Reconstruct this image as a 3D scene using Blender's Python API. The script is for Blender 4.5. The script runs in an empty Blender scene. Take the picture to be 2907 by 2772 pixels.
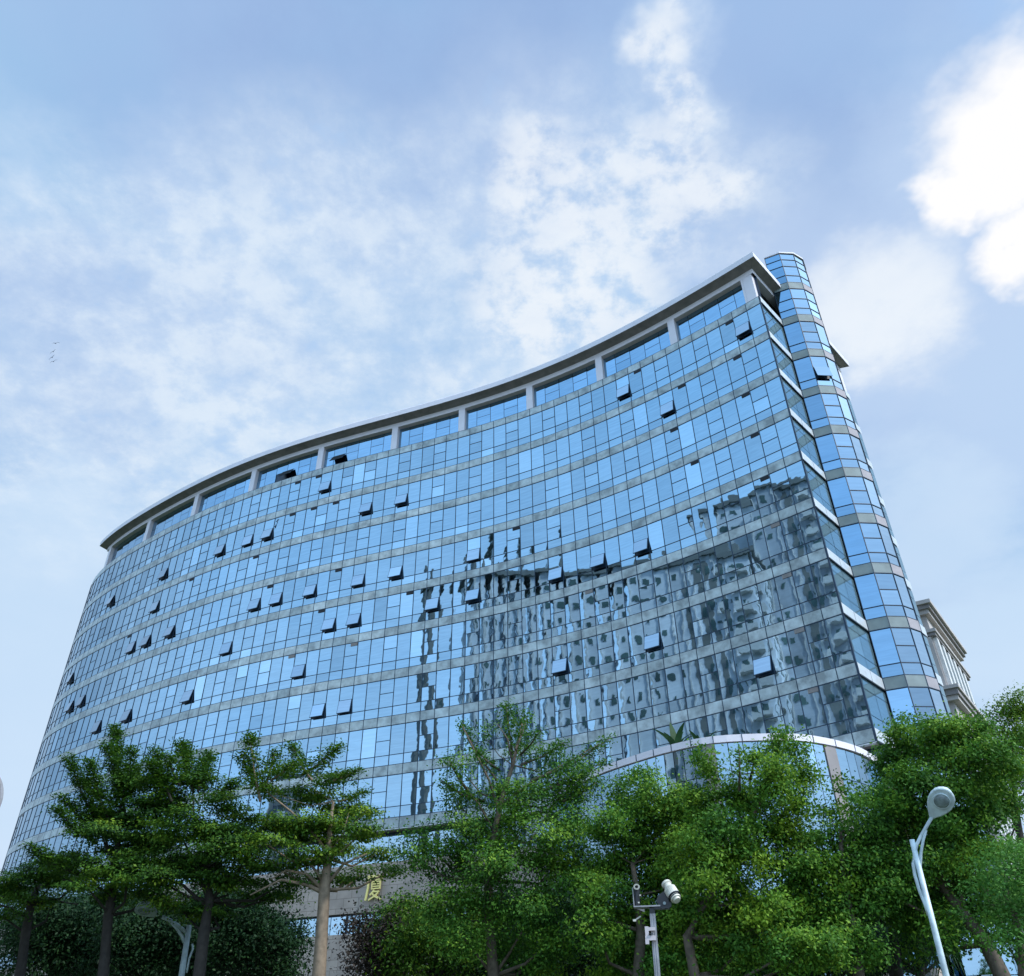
import bpy, math, random
import numpy as np
from mathutils import Vector, Matrix
random.seed(7)
RNG = np.random.default_rng(11)
S = bpy.context.scene
COL = S.collection

# ------------------------------------------------------------------ camera model
F_PX = 2372.35; CX, CY = 1453.5, 1386.0          # focal length and centre in photo pixels
PITCH = math.radians(35.0867); ROLL = math.radians(-0.82077)
EYE = 1.6; K0 = 12.81393; H = 3.8                 # eye height, storeys from eye to top band, storey height
cp, sp, cr, sr = math.cos(PITCH), math.sin(PITCH), math.cos(ROLL), math.sin(ROLL)
CR = np.array([cr, -sr*sp, sr*cp]); CU = np.array([-sr, -cr*sp, cr*cp]); CF = np.array([0, cp, sp])
cam = bpy.data.cameras.new('camera'); camo = bpy.data.objects.new('camera', cam); COL.objects.link(camo)
camo.matrix_world = Matrix(((CR[0], CU[0], -CF[0], 0), (CR[1], CU[1], -CF[1], 0), (CR[2], CU[2], -CF[2], EYE), (0, 0, 0, 1)))
cam.sensor_width = 36; cam.sensor_fit = 'HORIZONTAL'; cam.lens = F_PX/2907*36
cam.clip_start = 0.1; cam.clip_end = 6000
S.camera = camo

def ray(x, y):
    return CR*(x-CX)/F_PX - CU*(y-CY)/F_PX + CF
DS = 1.4779
def at(px, py, d, zoom=None):
    """world point at horizontal distance d seen at overview pixel (px,py); zoom=(ox,oy,s) for a crop"""
    if zoom: x, y = zoom[0]+px*zoom[2], zoom[1]+py*zoom[2]
    else: x, y = px*DS, py*DS
    r = ray(x, y); k = d/math.hypot(r[0], r[1])
    return Vector((r[0]*k, r[1]*k, r[2]*k+EYE))
def mpp(p):
    """metres per overview pixel at world point p"""
    z = (np.array(p)-np.array([0, 0, EYE]))@CF
    return z/F_PX*DS
def zf(n): return EYE+(K0-n)*H

# ------------------------------------------------------------------ materials
def mat(name): 
    m = bpy.data.materials.new(name); m.use_nodes = True
    return m, m.node_tree, m.node_tree.nodes['Principled BSDF']
def N(nt, t, **kw):
    n = nt.nodes.new(t)
    for k, v in kw.items():
        if k in n.inputs: n.inputs[k].default_value = v
        else: setattr(n, k, v)
    return n
def coords(nt, kind='Object'):
    return nt.nodes.new('ShaderNodeTexCoord').outputs[kind]
def noise(nt, vec, scale, detail=4, rough=.55, dist=0):
    n = nt.nodes.new('ShaderNodeTexNoise'); n.inputs['Scale'].default_value = scale
    n.inputs['Detail'].default_value = detail; n.inputs['Roughness'].default_value = rough
    n.inputs['Distortion'].default_value = dist
    nt.links.new(vec, n.inputs['Vector']); return n.outputs['Fac']
def ramp(nt, fac, stops):
    r = nt.nodes.new('ShaderNodeValToRGB'); e = r.color_ramp.elements
    while len(e) > 1: e.remove(e[-1])
    e[0].position = stops[0][0]; e[0].color = (*stops[0][1], 1)
    for p, c in stops[1:]:
        q = e.new(p); q.color = (*c, 1)
    nt.links.new(fac, r.inputs['Fac']); return r.outputs['Color']
def mix(nt, fac, a, b, mode='MIX'):
    m = nt.nodes.new('ShaderNodeMix'); m.data_type = 'RGBA'; m.blend_type = mode
    for s, v in ((0, fac), (6, a), (7, b)):
        if isinstance(v, bpy.types.NodeSocket): nt.links.new(v, m.inputs[s])
        else: m.inputs[s].default_value = v if s == 0 else (*v, 1)
    return m.outputs[2]
def bump(nt, h, strength, dist, b):
    u = nt.nodes.new('ShaderNodeBump'); u.inputs['Strength'].default_value = strength
    u.inputs['Distance'].default_value = dist
    nt.links.new(h, u.inputs['Height']); nt.links.new(u.outputs['Normal'], b.inputs['Normal'])

def plain(name, c, rough=.5, metal=0, var=.12, scale=3, bumpd=0, spec=.5):
    m, nt, b = mat(name)
    f = noise(nt, coords(nt), scale, 5)
    lo = tuple(x*(1-var) for x in c); hi = tuple(min(1, x*(1+var)) for x in c)
    nt.links.new(ramp(nt, f, [(.3, lo), (.7, hi)]), b.inputs['Base Color'])
    b.inputs['Roughness'].default_value = rough; b.inputs['Metallic'].default_value = metal
    b.inputs['Specular IOR Level'].default_value = spec
    if bumpd: bump(nt, f, .5, bumpd, b)
    return m

def glass(name, tint, warp=.006, rough=.015, dark=.12, metal=1.0):
    """blue coated reflective glass; the mirror coat bends slightly from pane to pane"""
    m, nt, b = mat(name)
    att = nt.nodes.new('ShaderNodeVertexColor'); att.layer_name = 'pane'
    co = coords(nt)
    off = nt.nodes.new('ShaderNodeVectorMath'); off.operation = 'SCALE'
    nt.links.new(att.outputs['Color'], off.inputs[0]); off.inputs['Scale'].default_value = 40
    add = nt.nodes.new('ShaderNodeVectorMath'); add.operation = 'ADD'
    nt.links.new(co, add.inputs[0]); nt.links.new(off.outputs[0], add.inputs[1])
    h = noise(nt, add.outputs[0], .75, 2, .45)
    sep = nt.nodes.new('ShaderNodeSeparateColor'); nt.links.new(att.outputs['Color'], sep.inputs[0])
    lo = tuple(x*(1-dark) for x in tint); hi = tuple(min(1, x*(1+dark*.6)) for x in tint)
    c = ramp(nt, sep.outputs[0], [(0, tuple(x*.74 for x in tint)), (.05, tuple(x*.84 for x in tint)), (.09, lo), (.55, tint), (.93, hi), (1, tuple(min(1, x*1.28+.05) for x in tint))])
    # faint blinds / ceiling tones behind the coating
    mp = nt.nodes.new('ShaderNodeMapping'); mp.inputs['Scale'].default_value = (.5, .5, 5)
    nt.links.new(add.outputs[0], mp.inputs['Vector'])
    f2 = noise(nt, mp.outputs[0], 1.2, 3)
    c = mix(nt, .20, c, ramp(nt, f2, [(.35, tuple(x*.6 for x in tint)), (.65, hi)]))
    nt.links.new(c, b.inputs['Base Color'])
    b.inputs['Metallic'].default_value = metal; b.inputs['Roughness'].default_value = rough
    bump(nt, h, 1.0, warp, b)
    return m

def spandrel(name, c):
    m, nt, b = mat(name)
    att = nt.nodes.new('ShaderNodeVertexColor'); att.layer_name = 'pane'
    sep = nt.nodes.new('ShaderNodeSeparateColor'); nt.links.new(att.outputs['Color'], sep.inputs[0])
    f = noise(nt, coords(nt), 1.1, 5, .6)
    c1 = ramp(nt, f, [(.35, tuple(x*.62 for x in c)), (.5, c), (.68, tuple(min(1, x*1.35) for x in c))])  # panel mottling; its pale patches also stand in for reflected sunlight
    c2 = ramp(nt, sep.outputs[0], [(0, (.78, .8, .8)), (1, (1.0, 1.0, 1.0))])
    nt.links.new(mix(nt, 1, c1, c2, 'MULTIPLY'), b.inputs['Base Color'])
    b.inputs['Roughness'].default_value = .28; b.inputs['Coat Weight'].default_value = .25
    return m

M = {}
M['glass'] = glass('blue_mirror_glass', (.31, .46, .57), warp=.0045)
M['glass_sash'] = glass('sash_glass', (.42, .52, .62), warp=.002)
M['glass_top'] = glass('top_floor_glass', (.27, .44, .60), warp=.004)
M['glass_side'] = glass('side_glass', (.20, .33, .40), warp=.004, metal=.5)
M['glass_pale'] = glass('stair_glass_pale_reflection', (.48, .56, .62), warp=.004)
M['glass_stair'] = glass('stair_glass', (.22, .38, .54), warp=.003)
M['glass_teal'] = glass('green_podium_glass', (.32, .45, .54), warp=.006)
M['glass_grey'] = glass('stair_glass_grey_reflection', (.22, .30, .37), warp=.004)
M['spandrel'] = spandrel('spandrel_panel', (.47, .545, .56))
M['spandrel_bay'] = plain('bay_spandrel', (.27, .32, .32), .6, 0, .15, 1.2, 0, .2)
M['spandrel_bay_lit'] = plain('lit_bay_spandrel', (.40, .37, .39), .6, 0, .1, 1.2, 0, .2)  # paler copy of the bay band: light on the right facets painted in
M['mullion'] = plain('dark_navy_joint', (.012, .035, .07), .45, 0, .3)
M['dark'] = plain('dark_opening', (.006, .009, .012), .7)
M['white'] = plain('pale_lilac_cladding', (.78, .74, .79), .45, 0, .06, .7)
M['soffit'] = plain('grey_brown_soffit', (.25, .23, .22), .8, 0, .2, 1.3)
M['alu'] = plain('white_aluminium', (.66, .70, .72), .35, .2, .1, 2)
M['stone'] = plain('beige_stone', (.42, .35, .30), .7, 0, .16, .9, .01)
def stone_joints(m):
    nt = m.node_tree; b = nt.nodes['Principled BSDF']; src = b.inputs['Base Color'].links[0].from_socket
    mp = nt.nodes.new('ShaderNodeMapping'); mp.inputs['Rotation'].default_value = (math.radians(90), 0, 0)
    nt.links.new(coords(nt), mp.inputs['Vector'])
    br = nt.nodes.new('ShaderNodeTexBrick'); br.inputs['Scale'].default_value = 1.0; br.inputs['Brick Width'].default_value = 1.1; br.inputs['Row Height'].default_value = .62; br.inputs['Mortar Size'].default_value = .012
    br.inputs['Color1'].default_value = (1, 1, 1, 1); br.inputs['Color2'].default_value = (.86, .86, .87, 1); br.inputs['Mortar'].default_value = (.35, .34, .33, 1)
    nt.links.new(mp.outputs[0], br.inputs['Vector']); nt.links.new(mix(nt, 1, src, br.outputs['Color'], 'MULTIPLY'), b.inputs['Base Color'])
stone_joints(M['stone'])
M['gold'] = plain('gold_letter', (1.0, .80, .28), .35, .1, .08)
M['cream'] = plain('cream_stone', (.50, .46, .44), .75, 0, .12, .8, .01)
M['cream_dark'] = plain('dark_cream_stone', (.27, .25, .25), .8, 0, .15, 1)  # darker stone for lower cornice members, ledge and podium piers
M['roofgrey'] = plain('roof_membrane', (.28, .29, .30), .9)
M['bark'] = plain('brown_bark', (.12, .095, .07), .9, 0, .4, 9, .02)
M['bark_light'] = plain('pale_brown_bark', (.24, .18, .125), .85, 0, .3, 7, .02)
M['bark_dark'] = plain('dark_bark', (.035, .03, .026), .9, 0, .3, 9, .02)
M['lamp'] = plain('pale_blue_grey_paint', (.50, .60, .63), .4, 0, .28, 5)
M['lamp_grey'] = plain('grey_green_lamp_paint', (.34, .42, .44), .45, 0, .2, 8)  # duller grey-green than the other lamp's paint
M['lens'] = plain('frosted_lamp_glass', (.20, .25, .26), .12, 0, .35, 14)
M['pole_grey'] = plain('galvanised_pole', (.30, .30, .32), .45, .1, .25, 5)
M['clamp'] = plain('pinkish_grey_clamp', (.56, .50, .52), .5, 0, .08)
M['cam_white'] = plain('weathered_white_housing', (.58, .56, .48), .45, 0, .3, 9)
M['black'] = plain('black_metal', (.012, .014, .018), .35, 0, .3)
M['asphalt'] = plain('asphalt', (.05, .05, .052), .9, 0, .25, 8, .01)
M['paving'] = plain('pavement', (.26, .25, .24), .85, 0, .15, 2)
M['grass'] = plain('lawn_soil', (.045, .07, .025), .95, 0, .4, 1.2, .05)
M['paint'] = plain('road_paint', (.75, .75, .72), .6)
M['bird'] = plain('dark_feathers', (.03, .04, .06), .7)
M['apt1'] = plain('apartment_render', (.74, .78, .84), .8, 0, .14, .35)
M['apt3'] = plain('apartment_grey_render', (.46, .50, .56), .8, 0, .2, .3)
M['apt2'] = plain('apartment_dark_render', (.20, .215, .21), .8, 0, .15, .2)
M['apt_win'] = plain('apartment_window', (.09, .15, .14), .15, 0, .4, .3)
M['apt_trim'] = plain('apartment_trim', (.68, .68, .67), .7)

def leafmat(name, c1, c2, c3, trans=.22):
    m, nt, b = mat(name)
    att = nt.nodes.new('ShaderNodeVertexColor'); att.layer_name = 'pane'
    sep = nt.nodes.new('ShaderNodeSeparateColor'); nt.links.new(att.outputs['Color'], sep.inputs[0])
    c = ramp(nt, sep.outputs[0], [(0, c1), (.5, c2), (1, c3)])
    nt.links.new(c, b.inputs['Base Color']); b.inputs['Roughness'].default_value = .6
    b.inputs['Specular IOR Level'].default_value = .22
    t = nt.nodes.new('ShaderNodeBsdfTranslucent'); nt.links.new(c, t.inputs['Color'])
    ms = nt.nodes.new('ShaderNodeMixShader'); ms.inputs[0].default_value = trans
    out = nt.nodes['Material Output']
    nt.links.new(b.outputs[0], ms.inputs[1]); nt.links.new(t.outputs[0], ms.inputs[2]); nt.links.new(ms.outputs[0], out.inputs['Surface'])
    return m
M['leaf_tier'] = leafmat('tiered_leaves', (.024, .074, .014), (.070, .175, .018), (.21, .31, .020), .3)
M['leaf_camphor'] = leafmat('camphor_leaves', (.026, .092, .018), (.080, .215, .024), (.23, .38, .032), .3)
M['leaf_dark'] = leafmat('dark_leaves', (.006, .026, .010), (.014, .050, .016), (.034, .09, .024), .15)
M['leaf_red'] = leafmat('bronze_leaves', (.020, .016, .014), (.035, .028, .022), (.07, .05, .04), .1)
M['leaf_bright'] = leafmat('young_green_leaves', (.045, .14, .03), (.09, .25, .04), (.19, .38, .06), .3)
M['leaf_palm'] = leafmat('palm_leaves', (.012, .04, .018), (.025, .08, .025), (.05, .12, .03))

# ------------------------------------------------------------------ object helpers
def tag(o, label=None, cat=None, group=None, kind=None):
    if label: o['label'] = label
    if cat: o['category'] = cat
    if group: o['group'] = group
    if kind: o['kind'] = kind
    return o
def empty(name, loc, label=None, cat=None, group=None):
    o = bpy.data.objects.new(name, None); COL.objects.link(o); o.location = loc; o.empty_display_size = .3
    return tag(o, label, cat, group)
def parent(o, p):
    if p is None: return
    o.parent = p
    w = Matrix.Identity(4); q = p
    while q is not None:
        w = Matrix.Translation(q.location) @ w; q = q.parent
    o.location = Vector(o.location)-w.translation

class MB:
    def __init__(s): s.v = []; s.f = []; s.c = []; s.mi = []
    def face(s, pts, c=None, mi=0):
        n = len(s.v); s.v += [tuple(p) for p in pts]; s.f.append(tuple(range(n, n+len(pts))))
        s.c.append(c if c is not None else (random.random(), random.random(), random.random())); s.mi.append(mi)
    def prism(s, loop0, loop1, cap=True, mi=0):
        n = len(loop0)
        for i in range(n):
            j = (i+1) % n; s.face([loop0[i], loop0[j], loop1[j], loop1[i]], mi=mi)
        if cap: s.face(list(reversed(loop0)), mi=mi); s.face(loop1, mi=mi)
    def box(s, c, ax, ay, az, mi=0):
        c, ax, ay, az = map(Vector, (c, ax, ay, az))
        l0 = [c-ax-ay-az, c+ax-ay-az, c+ax+ay-az, c-ax+ay-az]
        s.prism(l0, [p+2*az for p in l0], mi=mi)
    def abox(s, x0, x1, y0, y1, z0, z1, mi=0):
        s.box(((x0+x1)/2, (y0+y1)/2, (z0+z1)/2), ((x1-x0)/2, 0, 0), (0, (y1-y0)/2, 0), (0, 0, (z1-z0)/2), mi)
    def tube(s, pts, rads, n=8, mi=0):
        pts = [Vector(p) for p in pts]; rings = []
        up = Vector((.13, .21, 1)).normalized()
        for i, p in enumerate(pts):
            d = (pts[min(i+1, len(pts)-1)]-pts[max(i-1, 0)]).normalized()
            a = d.cross(up if abs(d.dot(up)) < .95 else Vector((1, 0, 0))).normalized(); b = d.cross(a)
            r = rads[i] if hasattr(rads, '__len__') else rads
            rings.append([p+(a*math.cos(t)+b*math.sin(t))*r for t in [2*math.pi*k/n for k in range(n)]])
        base = len(s.v)
        for R in rings: s.v += [tuple(p) for p in R]
        for i in range(len(rings)-1):
            for k in range(n):
                s.f.append((base+i*n+k, base+i*n+(k+1) % n, base+(i+1)*n+(k+1) % n, base+(i+1)*n+k)); s.c.append((.5, .5, .5)); s.mi.append(mi)
        s.f.append(tuple(base+k for k in reversed(range(n)))); s.c.append((.5,)*3); s.mi.append(mi)
        s.f.append(tuple(base+(len(rings)-1)*n+k for k in range(n))); s.c.append((.5,)*3); s.mi.append(mi)
    def build(s, name, m, par=None, label=None, kind=None, smooth=False, origin=None):
        me = bpy.data.meshes.new(name)
        o3 = Vector(origin) if origin is not None else Vector((0, 0, 0))
        me.from_pydata([tuple(Vector(v)-o3) for v in s.v], [], s.f)
        ms = m if isinstance(m, (list, tuple)) else [m]
        for q in ms: me.materials.append(q)
        if len(ms) > 1: me.polygons.foreach_set('material_index', s.mi)
        ca = me.color_attributes.new('pane', 'FLOAT_COLOR', 'CORNER')
        arr = []
        for f, c in zip(s.f, s.c): arr += [c[0], c[1], c[2], 1.0]*len(f)
        ca.data.foreach_set('color', arr)
        if smooth: me.shade_smooth()
        me.update()
        o = bpy.data.objects.new(name, me); COL.objects.link(o); o.location = o3
        parent(o, par)
        if label: o['label'] = label
        if kind: o['kind'] = kind
        return o

# ------------------------------------------------------------------ world
def build_world():
    w = bpy.data.worlds.new('World'); S.world = w; w.use_nodes = True
    nt = w.node_tree; nt.nodes.clear()
    out = nt.nodes.new('ShaderNodeOutputWorld'); bg = nt.nodes.new('ShaderNodeBackground')
    sky = nt.nodes.new('ShaderNodeTexSky'); sky.sky_type = 'NISHITA'; sky.sun_disc = False
    sky.sun_elevation = math.radians(46); sky.sun_rotation = math.radians(SUN_AZ); sky.air_density = 1.0; sky.dust_density = 1.5; sky.ozone_density = 2.0
    tc = nt.nodes.new('ShaderNodeTexCoord'); d = tc.outputs['Generated']
    sep = nt.nodes.new('ShaderNodeSeparateXYZ'); nt.links.new(d, sep.inputs[0])
    def math_(op, a, b=None, clamp=False):
        n = nt.nodes.new('ShaderNodeMath'); n.operation = op; n.use_clamp = clamp
        for i, v in enumerate((a, b)):
            if v is None: continue
            if isinstance(v, bpy.types.NodeSocket): nt.links.new(v, n.inputs[i])
            else: n.inputs[i].default_value = v
        return n.outputs[0]
    zz = math_('ADD', math_('MAXIMUM', sep.outputs['Z'], 0.0), .22)
    cmb = nt.nodes.new('ShaderNodeCombineXYZ')
    nt.links.new(math_('DIVIDE', sep.outputs['X'], zz), cmb.inputs[0]); nt.links.new(math_('DIVIDE', sep.outputs['Y'], zz), cmb.inputs[1])
    layer = cmb.outputs[0]                                    # position on a flat cloud layer overhead
    # warp directions with a little noise so that the large cloud masses have ragged edges
    wn = nt.nodes.new('ShaderNodeTexNoise'); wn.inputs['Scale'].default_value = 2.6; wn.inputs['Detail'].default_value = 6; wn.inputs['Roughness'].default_value = .6
    nt.links.new(layer, wn.inputs['Vector'])
    def vm(op, a, b=None, sc=None):
        n = nt.nodes.new('ShaderNodeVectorMath'); n.operation = op
        for i, v in enumerate((a, b)):
            if v is None: continue
            if isinstance(v, bpy.types.NodeSocket): nt.links.new(v, n.inputs[i])
            else: n.inputs[i].default_value = v
        if sc is not None: n.inputs['Scale'].default_value = sc
        return n
    off = vm('SCALE', vm('SUBTRACT', wn.outputs['Color'], (.5, .5, .5)).outputs[0], sc=.30).outputs[0]
    dn = vm('NORMALIZE', vm('ADD', d, off).outputs[0]).outputs[0]
    def blob(px, py, r_px, soft=1.0):
        r = ray(px*DS, py*DS); r = r/np.linalg.norm(r)
        ang = r_px*DS/F_PX*.9
        dot = vm('DOT_PRODUCT', dn, tuple(r)).outputs['Value']
        mr = nt.nodes.new('ShaderNodeMapRange'); mr.interpolation_type = 'SMOOTHSTEP'
        mr.inputs['From Min'].default_value = math.cos(ang*(1+soft*.6)); mr.inputs['From Max'].default_value = math.cos(ang*.25)
        nt.links.new(dot, mr.inputs['Value']); return mr.outputs['Result']
    def union(bs):
        o = blob(*bs[0])
        for b_ in bs[1:]: o = math_('MAXIMUM', o, blob(*b_))
        return o
    nb = noise(nt, layer, 4.2, 9, .66, .1)
    nm = noise(nt, layer, 19.0, 5, .60, .05)
    nl = noise(nt, layer, 1.5, 7, .55, .2)
    # clear blue from the sky model, tinted towards a hazy light blue
    clear = vm('SCALE', sky.outputs[0], sc=.12).outputs[0]
    col = mix(nt, .80, clear, (.33, .60, .93))
    # pale veil: stronger low in the sky
    elev = nt.nodes.new('ShaderNodeMapRange'); elev.inputs['From Min'].default_value = .78; elev.inputs['From Max'].default_value = .12
    nt.links.new(sep.outputs['Z'], elev.inputs['Value'])
    veil = math_('ADD', math_('ADD', math_('MULTIPLY', elev.outputs['Result'], .62), .08), math_('MULTIPLY', math_('SUBTRACT', nl, .42), 1.5), clamp=True)
    col = mix(nt, veil, col, (.56, .73, .95))
    # big lilac-grey cloud masses
    grey = union([(640, 120, 330, 1.6), (900, 60, 300, 1.6), (420, 230, 190, 1.8), (1000, 200, 190, 1.6), (1500, 130, 240, 1.6), (1560, 400, 220, 1.6), (1380, 520, 110, 1.6), (1780, 560, 150, 1.6), (160, 680, 160, 1.8), (1740, 850, 170, 1.8), (1700, 40, 220, 1.8), (420, 600, 110, 2), (60, 560, 90, 2)])
    gm = math_('MULTIPLY', grey, ramp_f(nt, nl, .18, .58), clamp=True)
    col = mix(nt, math_('MULTIPLY', gm, .90), col, (.36, .51, .80))
    core = union([(840, 230, 200, 1.8), (600, 110, 160, 1.8), (1480, 330, 150, 1.8), (1000, 100, 170, 1.8), (1520, 450, 120, 1.8)])
    col = mix(nt, math_('MULTIPLY', math_('MULTIPLY', core, ramp_f(nt, nb, .2, .7)), .62), col, (.285, .42, .71))
    # white mottled altocumulus: a soft veil, with small puffs and blue chinks inside it
    white = union([(1180, 400, 190, 2), (1000, 540, 250, 2), (780, 600, 250, 2), (1060, 660, 200, 2), (600, 520, 210, 2), (700, 430, 150, 2), (460, 640, 160, 2), (1300, 60, 60, 2), (1320, 180, 60, 2), (720, 700, 230, 2), (440, 820, 200, 2), (300, 430, 130, 2.2), (250, 950, 150, 2.2), (120, 420, 110, 2.4), (180, 640, 120, 2.4), (90, 860, 120, 2.4)])
    col = mix(nt, math_('MULTIPLY', math_('MULTIPLY', white, ramp_f(nt, nb, .18, .62)), .72), col, (.62, .76, .95))
    puff = math_('MULTIPLY', ramp_f(nt, nb, .36, .62), ramp_f(nt, nm, .36, .60))
    wm2 = math_('MULTIPLY', math_('MULTIPLY', white, white), puff, clamp=True)
    col = mix(nt, math_('MULTIPLY', wm2, .66), col, (.80, .89, .98))
    chink = math_('MULTIPLY', white, ramp_f(nt, nm, .40, .28))
    col = mix(nt, math_('MULTIPLY', chink, .42), col, (.40, .60, .90))
    bri = union([(1200, 400, 110, 1.6), (1270, 310, 70, 1.6), (1290, 50, 45, 1.6), (1320, 170, 40, 1.6), (1100, 560, 110, 1.8), (1340, 370, 50, 1.6), (1050, 330, 70, 1.8)])
    col = mix(nt, math_('MULTIPLY', math_('MULTIPLY', bri, ramp_f(nt, nm, .34, .58)), .68), col, (.90, .94, .99))
    # bright sunlit clouds on the right
    hazy = union([(1900, 350, 170, 2), (1850, 560, 170, 2), (1700, 620, 170, 2), (1930, 700, 150, 2)])
    col = mix(nt, math_('MULTIPLY', hazy, .62), col, (.60, .74, .95))
    hot = union([(1945, 230, 105, 1.7), (1905, 330, 75, 1.8), (1965, 180, 70, 1.7), (1810, 385, 45, 2), (1965, 500, 55, 2), (1850, 370, 40, 2)])
    hm = math_('MULTIPLY', math_('MULTIPLY', hot, ramp_f(nt, nb, .08, .50)), 1.25, clamp=True)
    col = mix(nt, hm, col, (1.0, 1.0, 1.02))
    hot2 = union([(1660, 610, 90, 1.8), (1650, 690, 50, 1.6), (1720, 640, 50, 1.6)])
    col = mix(nt, math_('MULTIPLY', math_('MULTIPLY', hot2, ramp_f(nt, nb, .15, .55)), .82), col, (.90, .95, 1.0))
    low = union([(60, 1250, 260), (60, 1500, 260), (1900, 1230, 180), (1800, 1000, 120), (130, 1050, 140)])
    col = mix(nt, math_('MULTIPLY', low, .62), col, (.66, .81, .98))
    # unseen sky behind the camera, on the sun's side, raised to light the facade
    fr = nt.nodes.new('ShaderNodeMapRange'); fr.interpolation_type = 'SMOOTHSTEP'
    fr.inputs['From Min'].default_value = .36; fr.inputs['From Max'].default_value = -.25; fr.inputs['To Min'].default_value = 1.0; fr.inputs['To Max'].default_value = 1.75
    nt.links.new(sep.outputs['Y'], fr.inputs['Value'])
    glow = vm('DOT_PRODUCT', dn, (math.sin(math.radians(125))*.6, math.cos(math.radians(125))*.6, .8)).outputs['Value']  # added sky glow near the sun to brighten the mirrored towers
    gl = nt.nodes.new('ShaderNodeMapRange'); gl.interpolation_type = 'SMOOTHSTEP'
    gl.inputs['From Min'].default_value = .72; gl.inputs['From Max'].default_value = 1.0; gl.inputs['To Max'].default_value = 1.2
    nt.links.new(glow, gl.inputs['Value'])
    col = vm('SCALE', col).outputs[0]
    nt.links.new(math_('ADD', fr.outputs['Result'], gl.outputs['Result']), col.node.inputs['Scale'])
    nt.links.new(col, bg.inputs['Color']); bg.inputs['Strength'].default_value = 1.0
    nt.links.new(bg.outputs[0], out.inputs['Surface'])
def ramp_f(nt, v, a, b):
    mr = nt.nodes.new('ShaderNodeMapRange'); mr.interpolation_type = 'SMOOTHSTEP'
    mr.inputs['From Min'].default_value = a; mr.inputs['From Max'].default_value = b
    nt.links.new(v, mr.inputs['Value']); return mr.outputs['Result']
SUN_AZ = 120.0   # sun to the right of the view, slightly behind the camera
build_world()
sl = bpy.data.lights.new('sun', 'SUN'); so = bpy.data.objects.new('sun', sl); COL.objects.link(so)
sl.energy = 3.2; sl.angle = math.radians(6); sl.color = (1, .96, .90)
az, el = math.radians(SUN_AZ), math.radians(46)
sd = Vector((math.sin(az)*math.cos(el), math.cos(az)*math.cos(el), math.sin(el)))
so.rotation_euler = sd.to_track_quat('Z', 'Y').to_euler(); so.location = (30, -20, 90)
S.view_settings.view_transform = 'Standard'; S.view_settings.look = 'None'; S.view_settings.exposure = 0; S.view_settings.gamma = 1
S.cycles.max_bounces = 6; S.cycles.caustics_reflective = False

# ------------------------------------------------------------------ setting
def sheet(name, pts, m, z, kind='structure'):
    b = MB(); b.face([(x, y, z) for x, y in pts]); o = b.build(name, m); o['kind'] = kind; return o
sheet('ground', [(-2500, -2500), (2500, -2500), (2500, 2500), (-2500, 2500)], M['grass'], 0)
sheet('road', [(-400, -14), (400, -14), (400, -2.5), (-400, -2.5)], M['asphalt'], .004)
b = MB(); b.abox(-400, 400, -2.5, 9, -.2, .13); o = b.build('pavement', M['paving']); o['kind'] = 'structure'
b = MB()
for i in range(-40, 40): b.abox(i*6, i*6+3, -8.3, -8.15, .004, .008)
o = b.build('road_marking', M['paint']); o['kind'] = 'structure'
b = MB(); b.abox(-60, 45, 26, 42, -.1, .06); o = b.build('forecourt', M['paving']); o['kind'] = 'structure'

# ------------------------------------------------------------------ office building
MOD = 1.2303557
PC = [19.4629811, 44.84344751, -1.79865974, -3.09373348, 0.44926735, 2.08725336, -0.50767021, -0.55379101, 2.70150849]
NS = 76
_s = np.arange(NS*8+1)/8.0*MOD
_th = np.polyval(PC[2:], _s/(40*MOD)-1)
_tm = (_th[1:]+_th[:-1])/2
_X = PC[0]+np.concatenate([[0], np.cumsum(np.cos(_tm))*MOD/8]); _Y = PC[1]+np.concatenate([[0], np.cumsum(np.sin(_tm))*MOD/8])
def FP(i, off=0.0):
    """plan point of the facade at module i, moved outward (towards the street) by off"""
    t = i*8; x = np.interp(t, np.arange(len(_X)), _X); y = np.interp(t, np.arange(len(_Y)), _Y); th = np.interp(t, np.arange(len(_th)), _th)
    if i < 0: x += math.cos(th)*i*MOD; y += math.sin(th)*i*MOD
    nx, ny = -math.sin(th), math.cos(th)
    if nx*x+ny*y > 0: nx, ny = -nx, -ny
    return Vector((x+nx*off, y+ny*off, 0))
NE = 70                                   # facade runs from module 0 to NE
CORN = FP(0); SD = Vector((.675, .738, 0)).normalized(); SN = Vector((SD.y, -SD.x, 0))   # side wall direction and normal
def BP(i):
    return FP(min(i, 54), -BD)+Vector((-.45, .2, 0))*max(0, i-54)*.35
BD = 16.0                                 # building depth
bld = empty('office_building', (CORN.x, CORN.y, 0), 'long curved blue glass office tower with pale roof eave and rounded stair bay', 'office building')
V = lambda p, z: Vector((p.x, p.y, z))
splits = [1, 4, 7, 10, 13, 16, 19, 22, 25, 28, 31, 33, 35, 38, 40, 42, 45, 47, 49, 52, 54, 56, 60, 62, 64, 67, 69]
openw = [(10,0),(7,1),(1,0),(28,1),(31,1),(35,0),(40,1),(42,1),(45,1),(52,1),(28,3),(31,3),(35,3),(38,3),(40,3),(52,2),(60,1),(31,4),(33,4),(49,3),(52,3),(54,3),(22,3),(16,4),(13,4),(25,4),(22,4),(10,4),(42,4),(35,5),(31,6),(33,6),(45,5),(64,3),(60,4),(62,4),(52,5),(56,5),(16,6),(10,6),(4,7)]
openset = set(openw)
JW = .022      # half joint width

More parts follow.
